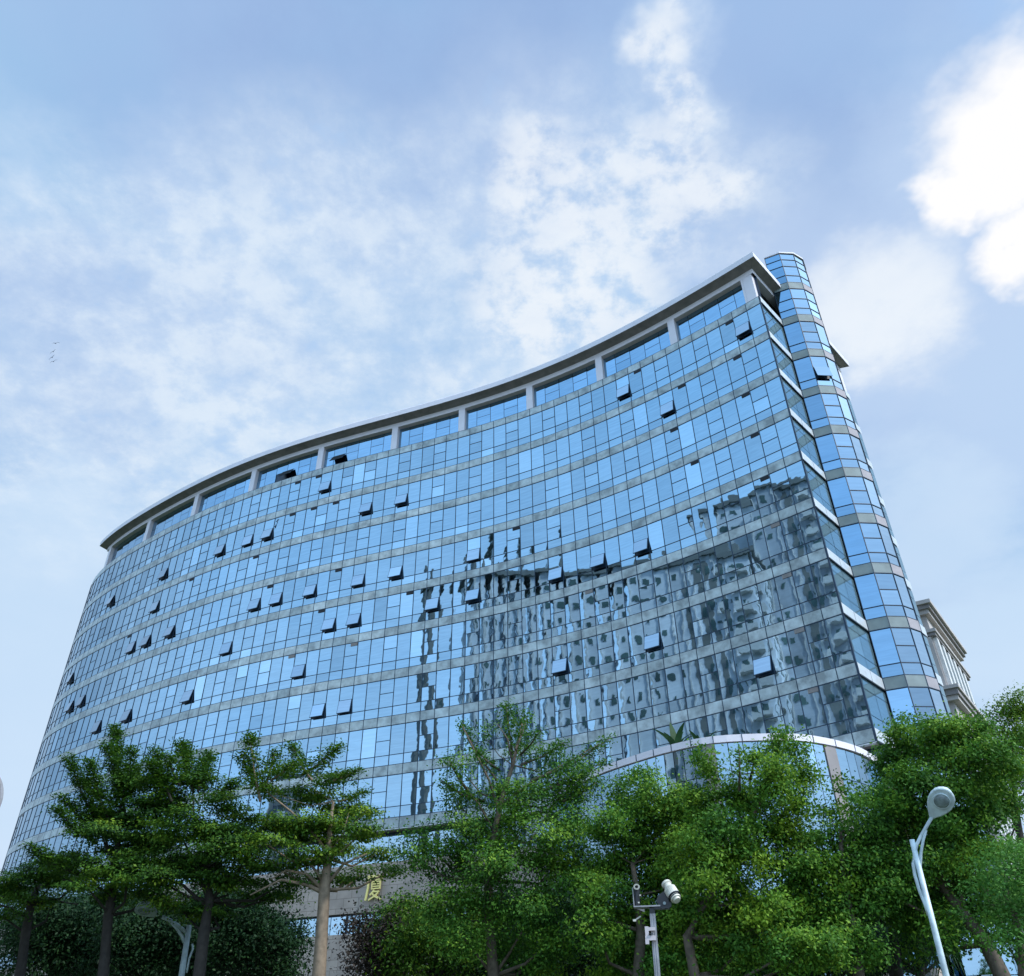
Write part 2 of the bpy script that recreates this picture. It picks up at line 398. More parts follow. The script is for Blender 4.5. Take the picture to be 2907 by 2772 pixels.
def pane(mb, A, B, z0, z1, depth=-.02, tilt=.0028, jw=JW, c=None):
    """one flat pane between plan points A and B, set back by depth, each very slightly out of plane"""
    d = (B-A); L = d.length; d = d/L; n = Vector((d.y, -d.x, 0))
    if n.dot(A) > 0: n = -n
    a = A+d*jw+n*depth; b_ = B-d*jw+n*depth
    t1, t2 = random.gauss(0, tilt), random.gauss(0, tilt)
    col = c if c is not None else (random.random(), random.random(), random.random())
    hz = (z1-z0)/2
    P = [V(a, z0+jw)+n*(-t1*L/2-t2*hz), V(b_, z0+jw)+n*(t1*L/2-t2*hz), V(b_, z1-jw)+n*(t1*L/2+t2*hz), V(a, z1-jw)+n*(-t1*L/2+t2*hz)]
    mb.face(P if (P[1]-P[0]).cross(P[2]-P[0]).dot(n) > 0 else P[::-1], col)

def on_screen_area(P):
    q = []
    for p in P:
        r = np.array(p)-np.array([0, 0, EYE]); z = r@CF
        q.append((CX+F_PX*(r@CR)/z, CY-F_PX*(r@CU)/z))
    a = 0
    for i in range(len(q)): a += q[i][0]*q[(i+1) % len(q)][1]-q[(i+1) % len(q)][0]*q[i][1]
    inside = all(0 < x < 2907 and 0 < y < 2150 for x, y in q)
    return abs(a)/2 if inside else 0

wins = []
for n in range(0, 9):
    z1 = zf(n); z0 = z1-.8*H; zt = z1-.6*H; zm = z1-.3*H
    for j in range(NE):
        A, B = FP(j), FP(j+1); mb = MB()
        if j in splits:
            pane(mb, A, B, zm, z1)
            if (j, n) not in openset: pane(mb, A, B, zt, zm)
            else:
                low_ = MB(); pane(low_, A, B, z0, zt); wins.append((on_screen_area([V(A, z0), V(B, z0), V(B, zt), V(A, zt)]), n, j, low_))
        else: pane(mb, A, B, zt, z1)
        if (j, n) not in openset: pane(mb, A, B, z0, zt)
        wins.append((on_screen_area([V(A, z0), V(B, z0), V(B, z1), V(A, z1)]), n, j, mb))
wins.sort(key=lambda t: -t[0])
keep = wins[:98]; rest = MB()
for _, n, j, mb in keep: mb.build('window', M['glass'], bld)
for _, n, j, mb in wins[98:]:
    for f, c in zip(mb.f, mb.c): rest.face([mb.v[k] for k in f], c)
rest.build('window', M['glass'], bld, kind='stuff')
# bands between storeys
for n in range(0, 10):
    mb = MB(); z0 = zf(n); z1 = z0+.2*H
    for j in range(NE):
        A, B = FP(j), FP(j+1); pane(mb, A, B, z0, z1, .015, .0, .03)
    mb.build('spandrel_band', M['spandrel'], bld)
# dark joints: a backing sheet behind glass and bands, plus thin transom caps
mb = MB()
for j in range(NE):
    A, B = FP(j, -.05), FP(j+1, -.05); mb.face([V(A, zf(9)), V(B, zf(9)), V(B, zf(0)+.2*H), V(A, zf(0)+.2*H)])
for j in range(NE+1):
    A = FP(j); t = (FP(j+.5)-FP(j-.5)).normalized(); nn = FP(j, 1)-A
    mb.box(V(A, (zf(9)+zf(0)+.2*H)/2)-nn*.0, t*.021, nn*.014, (0, 0, (zf(0)-zf(9)+.2*H)/2))
for n in range(0, 10):
    for zz in ([zf(n), zf(n)+.2*H] + ([zf(n)-.6*H] if n < 9 else [])):
        for j in range(NE):
            A, B = FP(j), FP(j+1); nn = FP(j+.5, 1)-FP(j+.5)
            mb.box(V((A+B)/2, zz)-nn*.01, (B-A)/2, nn*.014, (0, 0, .022))
for n in range(9):
    for j in splits:
        if j < NE:
            A, B = FP(j), FP(j+1); nn = FP(j+.5, 1)-FP(j+.5)
            mb.box(V((A+B)/2, zf(n)-.3*H)-nn*.01, (B-A)/2, nn*.013, (0, 0, .020))
mb.build('mullion_grid', M['mullion'], bld)
# open top-hung sashes
def sash(A, B, zt, zb, ang, par, name='window_sash', m=None):
    d = (B-A).normalized(); n = Vector((d.y, -d.x, 0)); n = n if n.dot(A) < 0 else -n
    L = (B-A).length; h = zt-zb
    dn = Vector((0, 0, -math.cos(ang)))+n*math.sin(ang); th = n*math.cos(ang)+Vector((0, 0, math.sin(ang)))
    o = V(A, zt)+n*.03
    f = MB(); c = o+d*L/2+dn*h/2
    f.box(c, d*(L/2-.02), dn*(h/2), th*.02)
    fo = f.build(name, M['mullion'], par)
    g = MB(); P = [o+d*.06+dn*.05+th*.026, o+d*(L-.06)+dn*.05+th*.026, o+d*(L-.06)+dn*(h-.05)+th*.026, o+d*.06+dn*(h-.05)+th*.026]
    if (P[1]-P[0]).cross(P[2]-P[0]).dot(th) < 0: P = P[::-1]
    g.face(P)
    g.build('sash_glass', m or M['glass_sash'], fo)
    return fo
for j, n in openw:
    A, B = FP(j), FP(j+1)
    a_ = math.radians(random.uniform(7, 16))
    if (j, n) in ((1, 0), (4, 7), (10, 6), (16, 6), (13, 4), (16, 4), (10, 4)): a_ = math.radians(random.uniform(13, 17))
    sash(A, B, zf(n)-.3*H, zf(n)-.6*H, a_, bld)
# small dark vent slots just under the bands
vents = [(2,0),(2,1),(2,2),(2,3),(2,4),(2,5),(2,6),(2,7),(2,8),(6,1),(7,2),(9,0),(6,3),(36,0),(36,1),(38,0),(38,1),(33,3),(34,4),(31,5),(34,1),(39,3),(36,5),(41,2),(14,5),(19,3),(27,4),(48,2),(55,3),(66,7)]
for j, n in vents:
    A, B = FP(j+.04, .012), FP(j+.56, .012); mb = MB(); pane(mb, A, B, zf(n)-.30, zf(n)-.03, 0, 0, .0)
    mb.build('vent_slot', M['soffit'] if n > 4 else M['dark'], bld)

# top floor behind the columns
cols_i = [0.55, 6.3, 12.2, 18.0, 23.75, 29.6, 36.45, 43.4, 50.4, 57.4, 64.6]
zc0, zc1 = zf(0)+.2*H, zf(0)+.914*H
for ci in cols_i:
    A = FP(ci, .0); t = (FP(ci+.3)-FP(ci-.3)).normalized(); nn = (FP(ci, 1)-A)
    mb = MB(); w = .32 if ci > 1 else .48
    mb.box(V(A, (zc0+zc1)/2)-nn*.27, t*w, nn*.25, (0, 0, (zc1-zc0)/2))
    mb.build('column', M['white'], bld)
TE = 65.4
def strip(i0, i1, off, z0, z1, thick, step=.5):
    """curved prism following the facade"""
    mb = MB(); k = int(round((i1-i0)/step))
    for a in range(k):
        u, v = i0+a*step, i0+(a+1)*step
        p = [FP(u, off), FP(v, off), FP(v, off-thick), FP(u, off-thick)]
        mb.face([V(p[0], z0), V(p[1], z0), V(p[1], z1), V(p[0], z1)]); mb.face([V(p[3], z0), V(p[2], z0), V(p[2], z1), V(p[3], z1)])
        mb.face([V(p[0], z0), V(p[1], z0), V(p[2], z0), V(p[3], z0)]); mb.face([V(p[0], z1), V(p[1], z1), V(p[2], z1), V(p[3], z1)])
        if a == 0: mb.face([V(p[0], z0), V(p[3], z0), V(p[3], z1), V(p[0], z1)])
        if a == k-1: mb.face([V(p[1], z0), V(p[2], z0), V(p[2], z1), V(p[1], z1)])
    return mb
# beam above the columns
zb0, zb1 = zf(0)+.914*H, zf(0)+1.045*H
mb = strip(0, TE, -.01, zb0, zb1, .6)
P0 = CORN
for (u, v) in ((0.0, BD),):
    c = P0+SD*(v/2)-SN*.31; mb.box(V(c, (zb0+zb1)/2), SD*(v/2), SN*.30, (0, 0, (zb1-zb0)/2))
mb.build('roof_beam', M['white'], bld)
RC = .42      # recess of the top-floor glazing
for bi in range(len(cols_i)-1):
    i0, i1 = cols_i[bi], cols_i[bi+1]; kk = 6 if (i1-i0) > 6.5 else 5
    for q in range(kk):
        A = FP(i0+(i1-i0)*(q+.0)/kk, -RC); B = FP(i0+(i1-i0)*(q+1.0)/kk, -RC); mb = MB()
        zt0, zt1 = zc0-.05, zb0+.5; zl = zc0+.10*H; zh = zb0-.02
        isop = (bi, q) in ((4+1, 4),) or (bi, q) in ((5, 4), (6, 3))
        if q % 2 == 1:
            zmid = (zl+zh)/2-.15
            pane(mb, A, B, zmid, zh, 0, .002)
            if not isop: pane(mb, A, B, zl, zmid, 0, .002)
        else: pane(mb, A, B, zl, zh, 0, .002)
        pane(mb, A, B, zt0, zl, 0, .002); pane(mb, A, B, zh, zt1, 0, .002)
        mb.build('top_floor_window', M['glass_top'], bld)
mb = MB()
for j in range(int(TE*2)):
    A, B = FP(j/2, -RC-.06), FP((j+1)/2, -RC-.06); mb.face([V(A, zc0-.1), V(B, zc0-.1), V(B, zb0+.6), V(A, zb0+.6)])
mb.build('top_floor_frame', M['mullion'], bld)
for (j, k) in ((34, 0), (39, 0)):       # two dark propped-open vents of the top floor
    A, B = FP(j+.15, -RC+.05), FP(j+1.35, -RC+.05)
    sash(A, B, zf(0)+.56*H, zf(0)+.28*H, math.radians(32), bld, m=M['dark'])
strip(0, 66, .0, zc0-.02, zc0+.03, RC+.1).build('ledge', M['cream_dark'], bld)

# eave slab with pale fascia and brown soffit, wrapping the right corner
EO = .82; ze0, ze1 = zf(0)+1.10*H, zf(0)+1.27*H
def eave_path(off):
    pts = []
    base = [FP(i, off) for i in np.arange(0, TE+.9, .5)]
    # corner: intersection of the offset facade line and the offset side line
    a, t = FP(0, off), (FP(0)-FP(1)).normalized(); s0 = CORN+SN*off*.82
    den = t.x*SD.y-t.y*SD.x; w = s0-a; k = (w.x*SD.y-w.y*SD.x)/den
    cn = a+t*k
    return [s0+SD*(BD+off*.7), cn]+base[1:]
outer, inner = eave_path(EO), eave_path(-.15)
mb = MB(); lip = eave_path(EO-.10)
for a in range(len(outer)-1):
    mb.face([V(outer[a], ze0), V(outer[a+1], ze0), V(outer[a+1], ze1-.08), V(outer[a], ze1-.08)])
    mb.face([V(outer[a], ze1-.08), V(outer[a+1], ze1-.08), V(lip[a+1], ze1+.05), V(lip[a], ze1+.05)])
    mb.face([V(lip[a], ze1+.05), V(lip[a+1], ze1+.05), V(inner[a+1], ze1+.05), V(inner[a], ze1+.05)])
eave = mb.build('roof_eave', M['white'], bld)
# left end of the eave
mb = MB(); e0, e1 = outer[-1], BP(TE+.9)
mb.face([V(e0, ze0), V(e1, ze0), V(e1, ze1), V(e0, ze1)])
mb.build('roof_eave', M['white'], bld)
mb = MB()
for a in range(len(outer)-1): mb.face([V(outer[a], ze0), V(outer[a+1], ze0), V(inner[a+1], zb1-.02), V(inner[a], zb1-.02)])
mb.face([V(outer[-1], ze0), V(inner[-1], zb1-.02), V((FP(TE+.9).lerp(BP(TE+.9), .2)), zb1-.02), V((FP(TE+.9).lerp(BP(TE+.9), .2)), ze0)])
mb.build('soffit', M['soffit'], bld)
# roof sheet and core that closes the volume
mb = MB(); fi = np.arange(0, TE+.9, .5)
for a in range(len(fi)-1):
    mb.face([V(FP(fi[a], -.1), ze1+.04), V(FP(fi[a+1], -.1), ze1+.04), V(BP(fi[a+1]), ze1+.04), V(BP(fi[a]), ze1+.04)])
    mb.face([V(FP(fi[a], -.1), zb1-.03), V(FP(fi[a+1], -.1), zb1-.03), V(BP(fi[a+1]), zb1-.03), V(BP(fi[a]), zb1-.03)])
for i in range(NE):
    mb.face([V(BP(i), 0), V(BP(i+1), 0), V(BP(i+1), ze1), V(BP(i), ze1)])
mb.face([V(FP(NE), 0), V(BP(NE), 0), V(BP(NE), zf(0)+.2*H), V(FP(NE), zf(0)+.2*H)])
mb.build('roof', M['roofgrey'], bld)
mb = MB(); p = FP(26.3, -2); mb.tube([V(p, ze1), V(p, ze1+1.3)], .03, 6); mb.build('antenna', M['white'], bld)

# side wall between the corner and the stair bay, and on past it
side = MB(); frame = MB(); bandm = MB(); 
segs = [(0, 1.74), (1.74, 3.46)]
rear = [(7.6+i*1.4, 9.0+i*1.4) for i in range(6)]
sgl = []
for n in range(0, 9):
    z1 = zf(n); z0 = z1-.8*H
    for (a, b_) in segs+rear:
        A, B = CORN+SD*a, CORN+SD*b_; mb = MB()
        pane(mb, A, B, z1-.2*H, z1, -.02, .002); pane(mb, A, B, z0+.2*H, z1-.2*H, -.02, .002); pane(mb, A, B, z0, z0+.2*H, -.02, .002)
        mb.build('side_window', M['glass_side'], bld)
for n in range(0, 10):
    mb = MB(); z0 = zf(n)
    for (a, b_) in segs: pane(mb, CORN+SD*a, CORN+SD*b_, z0, z0+.2*H, .05, 0, .02)
    mb.build('side_band', M['alu'], bld); mb = MB()
    for (a, b_) in rear: pane(mb, CORN+SD*a, CORN+SD*b_, z0, z0+.2*H, .05, 0, .02)
    mb.build('side_band', M['alu'], bld)
    mb2 = MB(); mb2.box(V(CORN+SD*1.73+SN*.0, z0-.03), SD*1.73, SN*.09, (0, 0, .045)); mb2.build('black_strip', M['black'], bld)  # black strip under the side band
mb = MB(); mb.face([V(CORN-SN*.07, zf(9)), V(CORN+SD*BD-SN*.07, zf(9)), V(CORN+SD*BD-SN*.07, zf(0)+.2*H), V(CORN-SN*.07, zf(0)+.2*H)])
mb.face([V(CORN-SN*.97, zc0-.1), V(CORN+SD*BD-SN*.97, zc0-.1), V(CORN+SD*BD-SN*.97, zb0+.6), V(CORN-SN*.97, zb0+.6)])
mb.box(V(CORN-SN*.02, (zf(9)+zc0)/2), SD*.05, SN*.05, (0, 0, (zc0-zf(9))/2))
mb.build('side_frame', M['mullion'], bld)
mb = MB(); mb.box(V(CORN+SD*(BD-.4)-SN*.35, (zc0+zc1)/2), SD*.35, SN*.3, (0, 0, (zc1-zc0)/2)); mb.build('column', M['white'], bld)

# rounded stair bay
TP = [Vector((x, y, 0)) for x, y in ((21.86, 47.36), (22.97, 46.82), (24.20, 46.92), (25.16, 47.54), (25.72, 48.62), (25.78, 49.85), (25.25, 50.98))]
bay = empty('stair_bay', TP[0].copy()); parent(bay, bld)
def bpane(mb, A, B, z0, z1, depth=-.02, tilt=.002, jw=.022):
    d = (B-A).normalized(); n = Vector((d.y, -d.x, 0)); a, b_ = A+d*jw+n*depth, B-d*jw+n*depth
    t = random.gauss(0, tilt); mb.face([V(a, z0+jw), V(b_, z0+jw)+n*t, V(b_, z1-jw)+n*t, V(a, z1-jw)])
ztop = zf(0)+2.15*H
rows = [(z, n) for n in range(-1, 10) for z in [0]]
jm = MB()
for k in range(len(TP)-1):
    A, B = TP[k], TP[k+1]; d = (B-A).normalized(); nn = Vector((d.y, -d.x, 0))
    gm = M['glass_stair'] if k < 1 else M['glass_grey'] if k < 2 else M['glass_pale']  # facet tints put each side's sky reflection into the glass colour
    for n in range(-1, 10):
        mb = MB(); bpane(mb, A, B, zf(n), zf(n)+.2*H, .01, 0, .02); mb.build('bay_band', M['spandrel_bay'] if k < 2 else M['spandrel_bay_lit'], bay)
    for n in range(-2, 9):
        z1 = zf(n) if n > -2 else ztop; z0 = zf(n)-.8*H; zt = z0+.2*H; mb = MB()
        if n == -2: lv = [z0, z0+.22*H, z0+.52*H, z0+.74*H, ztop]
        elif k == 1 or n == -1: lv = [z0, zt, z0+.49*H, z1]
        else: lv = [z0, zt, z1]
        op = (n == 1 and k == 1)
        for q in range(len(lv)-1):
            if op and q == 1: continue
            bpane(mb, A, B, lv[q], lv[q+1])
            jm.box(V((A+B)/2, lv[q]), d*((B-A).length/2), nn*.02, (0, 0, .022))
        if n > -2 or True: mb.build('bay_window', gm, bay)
        if op:
            f = MB(); a_ = math.radians(12); h = lv[2]-lv[1]; dn = Vector((0, 0, -math.cos(a_)))+nn*math.sin(a_); th = nn*math.cos(a_)+Vector((0, 0, math.sin(a_)))
            c = V((A+B)/2, lv[2])+nn*.03+dn*h/2
            f.box(c, d*.58, dn*h/2, th*.02); fo = f.build('bay_sash', M['glass_grey'], bay)
    jm.face([V(A-nn*.05, zf(9)), V(B-nn*.05, zf(9)), V(B-nn*.05, ztop), V(A-nn*.05, ztop)])
    jm.box(V(A, (zf(9)+ztop)/2), d*.022, nn*.028, (0, 0, (ztop-zf(9))/2))
    for n in range(-1, 10): jm.box(V((A+B)/2, zf(n)), d*((B-A).length/2), nn*.03, (0, 0, .025))
jm.build('bay_mullion', M['mullion'], bay)
mb = MB(); cpts = [p+(p-Vector((23.8, 49.3, 0))).normalized()*.07 for p in TP]
mb.prism([V(p, ztop-.02) for p in cpts], [V(p, ztop+.12) for p in cpts]); mb.build('coping', M['white'], bay)

# underside of the tower, recessed strip and stone podium wall
zu = zf(9)
strip(0, NE, .02, zu-.06, zu-.004, .35).build('edge_trim', M['alu'], bld)
mb = MB()
for i in range(NE): mb.face([V(FP(i, -.3), zu-.02), V(FP(i+1, -.3), zu-.02), V(BP(i+1), zu-.02), V(BP(i), zu-.02)])
mb.build('underside', M['soffit'], bld)
zs = zf(9.58)
for i in range(0, NE, 2):
    mb = MB(); pane(mb, FP(i, -.9), FP(i+1, -.9), zs+.45, zu-.25, 0, .003); pane(mb, FP(i+1, -.9), FP(i+2, -.9), zs+.45, zu-.25, 0, .003); pane(mb, FP(i, -.9), FP(i+2, -.9), zs-.1, zs+.45, 0, .003)
    mb.build('strip_window', M['glass_teal'], bld)
mb = MB()
for i in range(0, NE): mb.face([V(FP(i, -.97), zs-.4), V(FP(i+1, -.97), zs-.4), V(FP(i+1, -.97), zu), V(FP(i, -.97), zu)])
mb.build('strip_frame', M['mullion'], bld)
zw1, zw0 = zf(10.39), zf(10.72); zv1, zv0 = zf(11.45), zf(11.80)
for (za, zb_) in ((zw1, zs), (zv1, zw0), (0, zv0)):
    strip(0, NE, .0, za, zb_, 1.2, 1).build('stone_wall', M['stone'], bld)
for za, zb_ in ((zw0, zw1), (zv0, zv1)):
    for i in range(0, NE-2, 3):
        mb = MB()
        pane(mb, FP(i+.08, -.25), FP(i+1.05, -.25), za, zb_-.1, 0, .003); pane(mb, FP(i+1.05, -.25), FP(i+2, -.25), za, zb_-.1, 0, .003); pane(mb, FP(i+2, -.25), FP(i+2.95, -.25), za, zb_-.1, 0, .003)
        mb.build('podium_window', M['glass_teal'], bld)
    mb = MB()
    for i in range(0, NE, 1): mb.face([V(FP(i, -.32), za), V(FP(i+1, -.32), za), V(FP(i+1, -.32), zb_), V(FP(i, -.32), zb_)])
    mb.build('podium_frame', M['mullion'], bld)
# corner pier under the tower
mb = MB(); mb.box(V(CORN+SD*1.6-SN*.9+Vector((0, 0, 0)), zu/2), SD*.5, SN*.5, (0, 0, zu/2)); mb.build('pier', M['stone'], bld)

mb = MB()
for k in range(1, 11):
    A, B = CORN+SD*(k*1.5-.4), CORN+SD*(k*1.5+1.1)
    for q in range(6): pane(mb, A, B, zu-2.7*(q+1) if q < 5 else 0, zu-2.7*q, -.3, .003)
mb.build('side_lower_glass', M['glass_teal'], bld)
mb = MB(); mb.face([V(CORN+SD*.8-SN*.4, 0), V(CORN+SD*BD-SN*.4, 0), V(CORN+SD*BD-SN*.4, zu), V(CORN+SD*.8-SN*.4, zu)])
mb.build('side_lower_frame', M['mullion'], bld)
mb = MB()
for k in range(len(TP)-1):
    for q in range(6): bpane(mb, TP[k], TP[k+1], zu-2.7*(q+1) if q < 5 else 0, zu-2.7*q)
mb.build('bay_base_glass', M['glass_teal'], bay)

# gold sign character on the stone wall (heavy strokes, on a unit square)
def sign():
    i = 28.27; c = FP(i, .10); t = (FP(i-.5)-FP(i+.5)).normalized(); nn = FP(i, 1)-FP(i); up = Vector((0, 0, 1))
    w = 1.20; zc = zf(9.99); h = 1.6
    root = empty('gold_sign', V(c, zc), 'gold Chinese character sign on the beige stone wall, seen through a gap in the trees', 'sign')
    st = [((.08, .93), (1.0, .93), .09), ((.12, .93), (.10, .45), .09), ((.10, .45), (.0, .02), .09),
          ((.25, .80), (.98, .80), .065), ((.60, .80), (.58, .72), .06),
          ((.36, .71), (.36, .42), .06), ((.88, .71), (.88, .42), .06), ((.36, .71), (.88, .71), .055), ((.36, .615), (.88, .615), .05), ((.36, .52), (.88, .52), .05), ((.36, .43), (.88, .43), .05),
          ((.52, .37), (.30, .20), .07), ((.45, .31), (.84, .31), .06), ((.84, .31), (.60, .12), .07), ((.60, .14), (.22, .0), .07), ((.42, .24), (.66, .10), .07), ((.66, .12), (.98, .0), .08)]
    mb = MB()
    for q, (a, b_, r) in enumerate(st):
        A = V(c, zc)+t*((a[0]-.5)*w)+up*((a[1]-.5)*h); B = V(c, zc)+t*((b_[0]-.5)*w)+up*((b_[1]-.5)*h)
        d = (B-A); L = d.length; d = d/L; s_ = d.cross(nn).normalized()
        mb.box((A+B)/2+nn*(.03+.002*q), d*(L/2+r*.5), s_*(r*.75), nn*.06)
    mb.build('character', M['gold'], root)
sign()

# curved glass podium in front of the tower corner
zp = EYE+3.60*H
arc0 = [(1.6, 56.6), (2.3, 51.6), (3.2, 48.7), (4.5, 46.2), (6.3, 44.0), (7.9, 42.4), (9.8, 41.2), (12.6, 40.9), (14.8, 41.3), (17.4, 42.9), (19.3, 45.0), (20.3, 46.4), (21.2, 48.0)]
def spl(pts, k=4):
    out = []; n = len(pts)
    for i in range(n-1):
        p0, p1, p2, p3 = [np.array(pts[max(0, min(n-1, i+q))]) for q in (-1, 0, 1, 2)]
        for a in range(k):
            t = a/k; out.append(.5*((2*p1)+(-p0+p2)*t+(2*p0-5*p1+4*p2-p3)*t*t+(-p0+3*p1-3*p2+p3)*t**3))
    out.append(np.array(pts[-1])); return [Vector((q[0], q[1], 0)) for q in out]
arc = spl(arc0)
pod = empty('podium_hall', arc[0].copy()); parent(pod, bld)
pc = Vector((12.4, 49.0, 0))
def aoff(a, o): 
    i = max(0, min(len(arc)-1, a)); t = (arc[min(len(arc)-1, i+1)]-arc[max(0, i-1)]).normalized(); n = Vector((t.y, -t.x, 0)); n = n if n.dot(arc[i]-pc) > 0 else -n
    return arc[i]+n*o
mb = MB()
for a in range(len(arc)-1):
    for (o1, o2, za, zb_) in ((.0, .0, zp-.34, zp),):
        P = [aoff(a, 0), aoff(a+1, 0), aoff(a+1, -.45), aoff(a, -.45)]
        mb.face([V(P[0], za), V(P[1], za), V(P[1], zb_), V(P[0], zb_)]); mb.face([V(P[3], za), V(P[2], za), V(P[2], zb_), V(P[3], zb_)])
        mb.face([V(P[0], zb_), V(P[1], zb_), V(P[2], zb_), V(P[3], zb_)]); mb.face([V(P[0], za), V(P[1], za), V(P[2], za), V(P[3], za)])
mb.build('coping', M['white'], pod)
jm = MB(); zlv = [zp-.34-1.55*q for q in range(10)]; zlv = [z for z in zlv if z > 0]+[0]
for a in range(0, len(arc)-1):
    A, B = aoff(a, -.12), aoff(a+1, -.12); pr = a in (23, 33)
    d = (B-A).normalized(); nn = (aoff(a, 1)-aoff(a, 0))
    mb = MB()
    for q in range(len(zlv)-1):
        if pr: continue
        dd = d; n2 = Vector((d.y, -d.x, 0)); n2 = n2 if n2.dot(nn) > 0 else -n2; tt = random.gauss(0, .003)
        P = [V(A+d*.02, zlv[q+1]+.02), V(B-d*.02, zlv[q+1]+.02)+n2*tt, V(B-d*.02, zlv[q]-.02)+n2*tt, V(A+d*.02, zlv[q]-.02)]
        if (P[1]-P[0]).cross(P[2]-P[0]).dot(n2) < 0: P = P[::-1]
        mb.face(P)
    if mb.v: mb.build('podium_glass', M['glass_teal'], pod)
    if pr:
        mb = MB(); mb.prism([V(A+nn*.06, 0), V(B+nn*.06, 0), V(B-nn*.3, 0), V(A-nn*.3, 0)], [V(A+nn*.06, zp-.345), V(B+nn*.06, zp-.345), V(B-nn*.3, zp-.345), V(A-nn*.3, zp-.345)]); mb.build('pier', M['cream_dark'], pod)
    jm.face([V(A-nn*.06, 0), V(B-nn*.06, 0), V(B-nn*.06, zp-.35), V(A-nn*.06, zp-.35)])
    if a % 2 == 0: jm.box(V(aoff(a, .005), zp-.17), d*.02, nn*.012, (0, 0, .165))
jm.build('podium_mullion', M['mullion'], pod)
mb = MB()
for a in range(len(arc)-1): mb.face([V(aoff(a, -.3), zp-.2), V(aoff(a+1, -.3), zp-.2), V(pc+Vector((0, 3, 0)), zp-.2)])
mb.build('podium_roof', M['roofgrey'], pod)

# ------------------------------------------------------------------ beige classical building on the right
def classical():
    zt = EYE+9*H; C = Vector((36.89, 66.64, 0)); L1 = Vector((-.86, .51, 0)).normalized(); L2 = Vector((8.17, 11.28, 0)).normalized()
    N1 = Vector((-L1.y, L1.x, 0)); N1 = N1 if N1.dot(C) < 0 else -N1; N2 = Vector((L2.y, -L2.x, 0))
    root = empty('classical_building', (C.x, C.y, 0), 'pale beige stone building with heavy cornices and pilasters behind the glass tower', 'building')
    A, B = 13.0, 14.0
    inset = .75
    def slab(name, o, z0, z1, m):
        mb = MB(); c0 = C-N1*(inset-o)-N2*(inset-o)
        q = [c0, c0+L2*(B-1.4+2*o), c0+L2*(B-1.4+2*o)+L1*(A+2*o), c0+L1*(A+2*o)]
        mb.prism([V(p, z0) for p in q], [V(p, z1) for p in q]); mb.build(name, m, root)
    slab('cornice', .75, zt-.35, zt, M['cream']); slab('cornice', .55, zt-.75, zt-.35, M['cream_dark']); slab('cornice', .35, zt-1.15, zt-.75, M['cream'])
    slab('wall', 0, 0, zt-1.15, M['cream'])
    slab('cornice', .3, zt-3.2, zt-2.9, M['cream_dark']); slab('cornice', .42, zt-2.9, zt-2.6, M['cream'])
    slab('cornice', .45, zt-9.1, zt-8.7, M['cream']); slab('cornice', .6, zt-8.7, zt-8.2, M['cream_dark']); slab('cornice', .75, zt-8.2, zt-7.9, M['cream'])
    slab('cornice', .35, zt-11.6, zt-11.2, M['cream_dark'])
    c0 = C-N1*inset-N2*inset
    for k in range(7):
        for (D_, Nn, s) in ((L2, N2, .55+k*2.0), (L1, N1, .55+k*2.0)):
            if s > 12.4: continue
            for z0, z1 in ((zt-7.85, zt-3.25), (3, zt-11.65)):
                p = c0+D_*s; mb = MB(); mb.box(V(p+Nn*.14, (z0+z1)/2), D_*.42, Nn*.14, (0, 0, (z1-z0)/2)); mb.build('pilaster', M['apt_trim'] if D_ is L2 else M['cream'], root)
            if k < 6:
                p = c0+D_*(s+1.0)
                w = MB(); w.box(V(p+Nn*.015, zt-5.6), D_*.42, Nn*.012, (0, 0, 1.9)); w.build('window', M['apt_win'], root)
                # arched window below
                w = MB(); n = 10; z0, z1 = zt-16.5, zt-13.2
                loop = [V(p-D_*.42, z0), V(p+D_*.42, z0)]+[V(p+D_*(.42*math.cos(math.pi*q/n)), z1+.42*math.sin(math.pi*q/n)) for q in range(n+1)]
                loop = [q+Nn*.03 for q in loop]; w.prism(loop, [q+Nn*.02 for q in loop]); w.build('arched_window', M['apt_win'], root)
                rr = MB(); rr.tube([V(p+D_*(.52*math.cos(math.pi*q/n)), z1+.52*math.sin(math.pi*q/n))+Nn*.06 for q in range(n+1)], .09, 5); rr.build('arch_moulding', M['cream'], root)
classical()

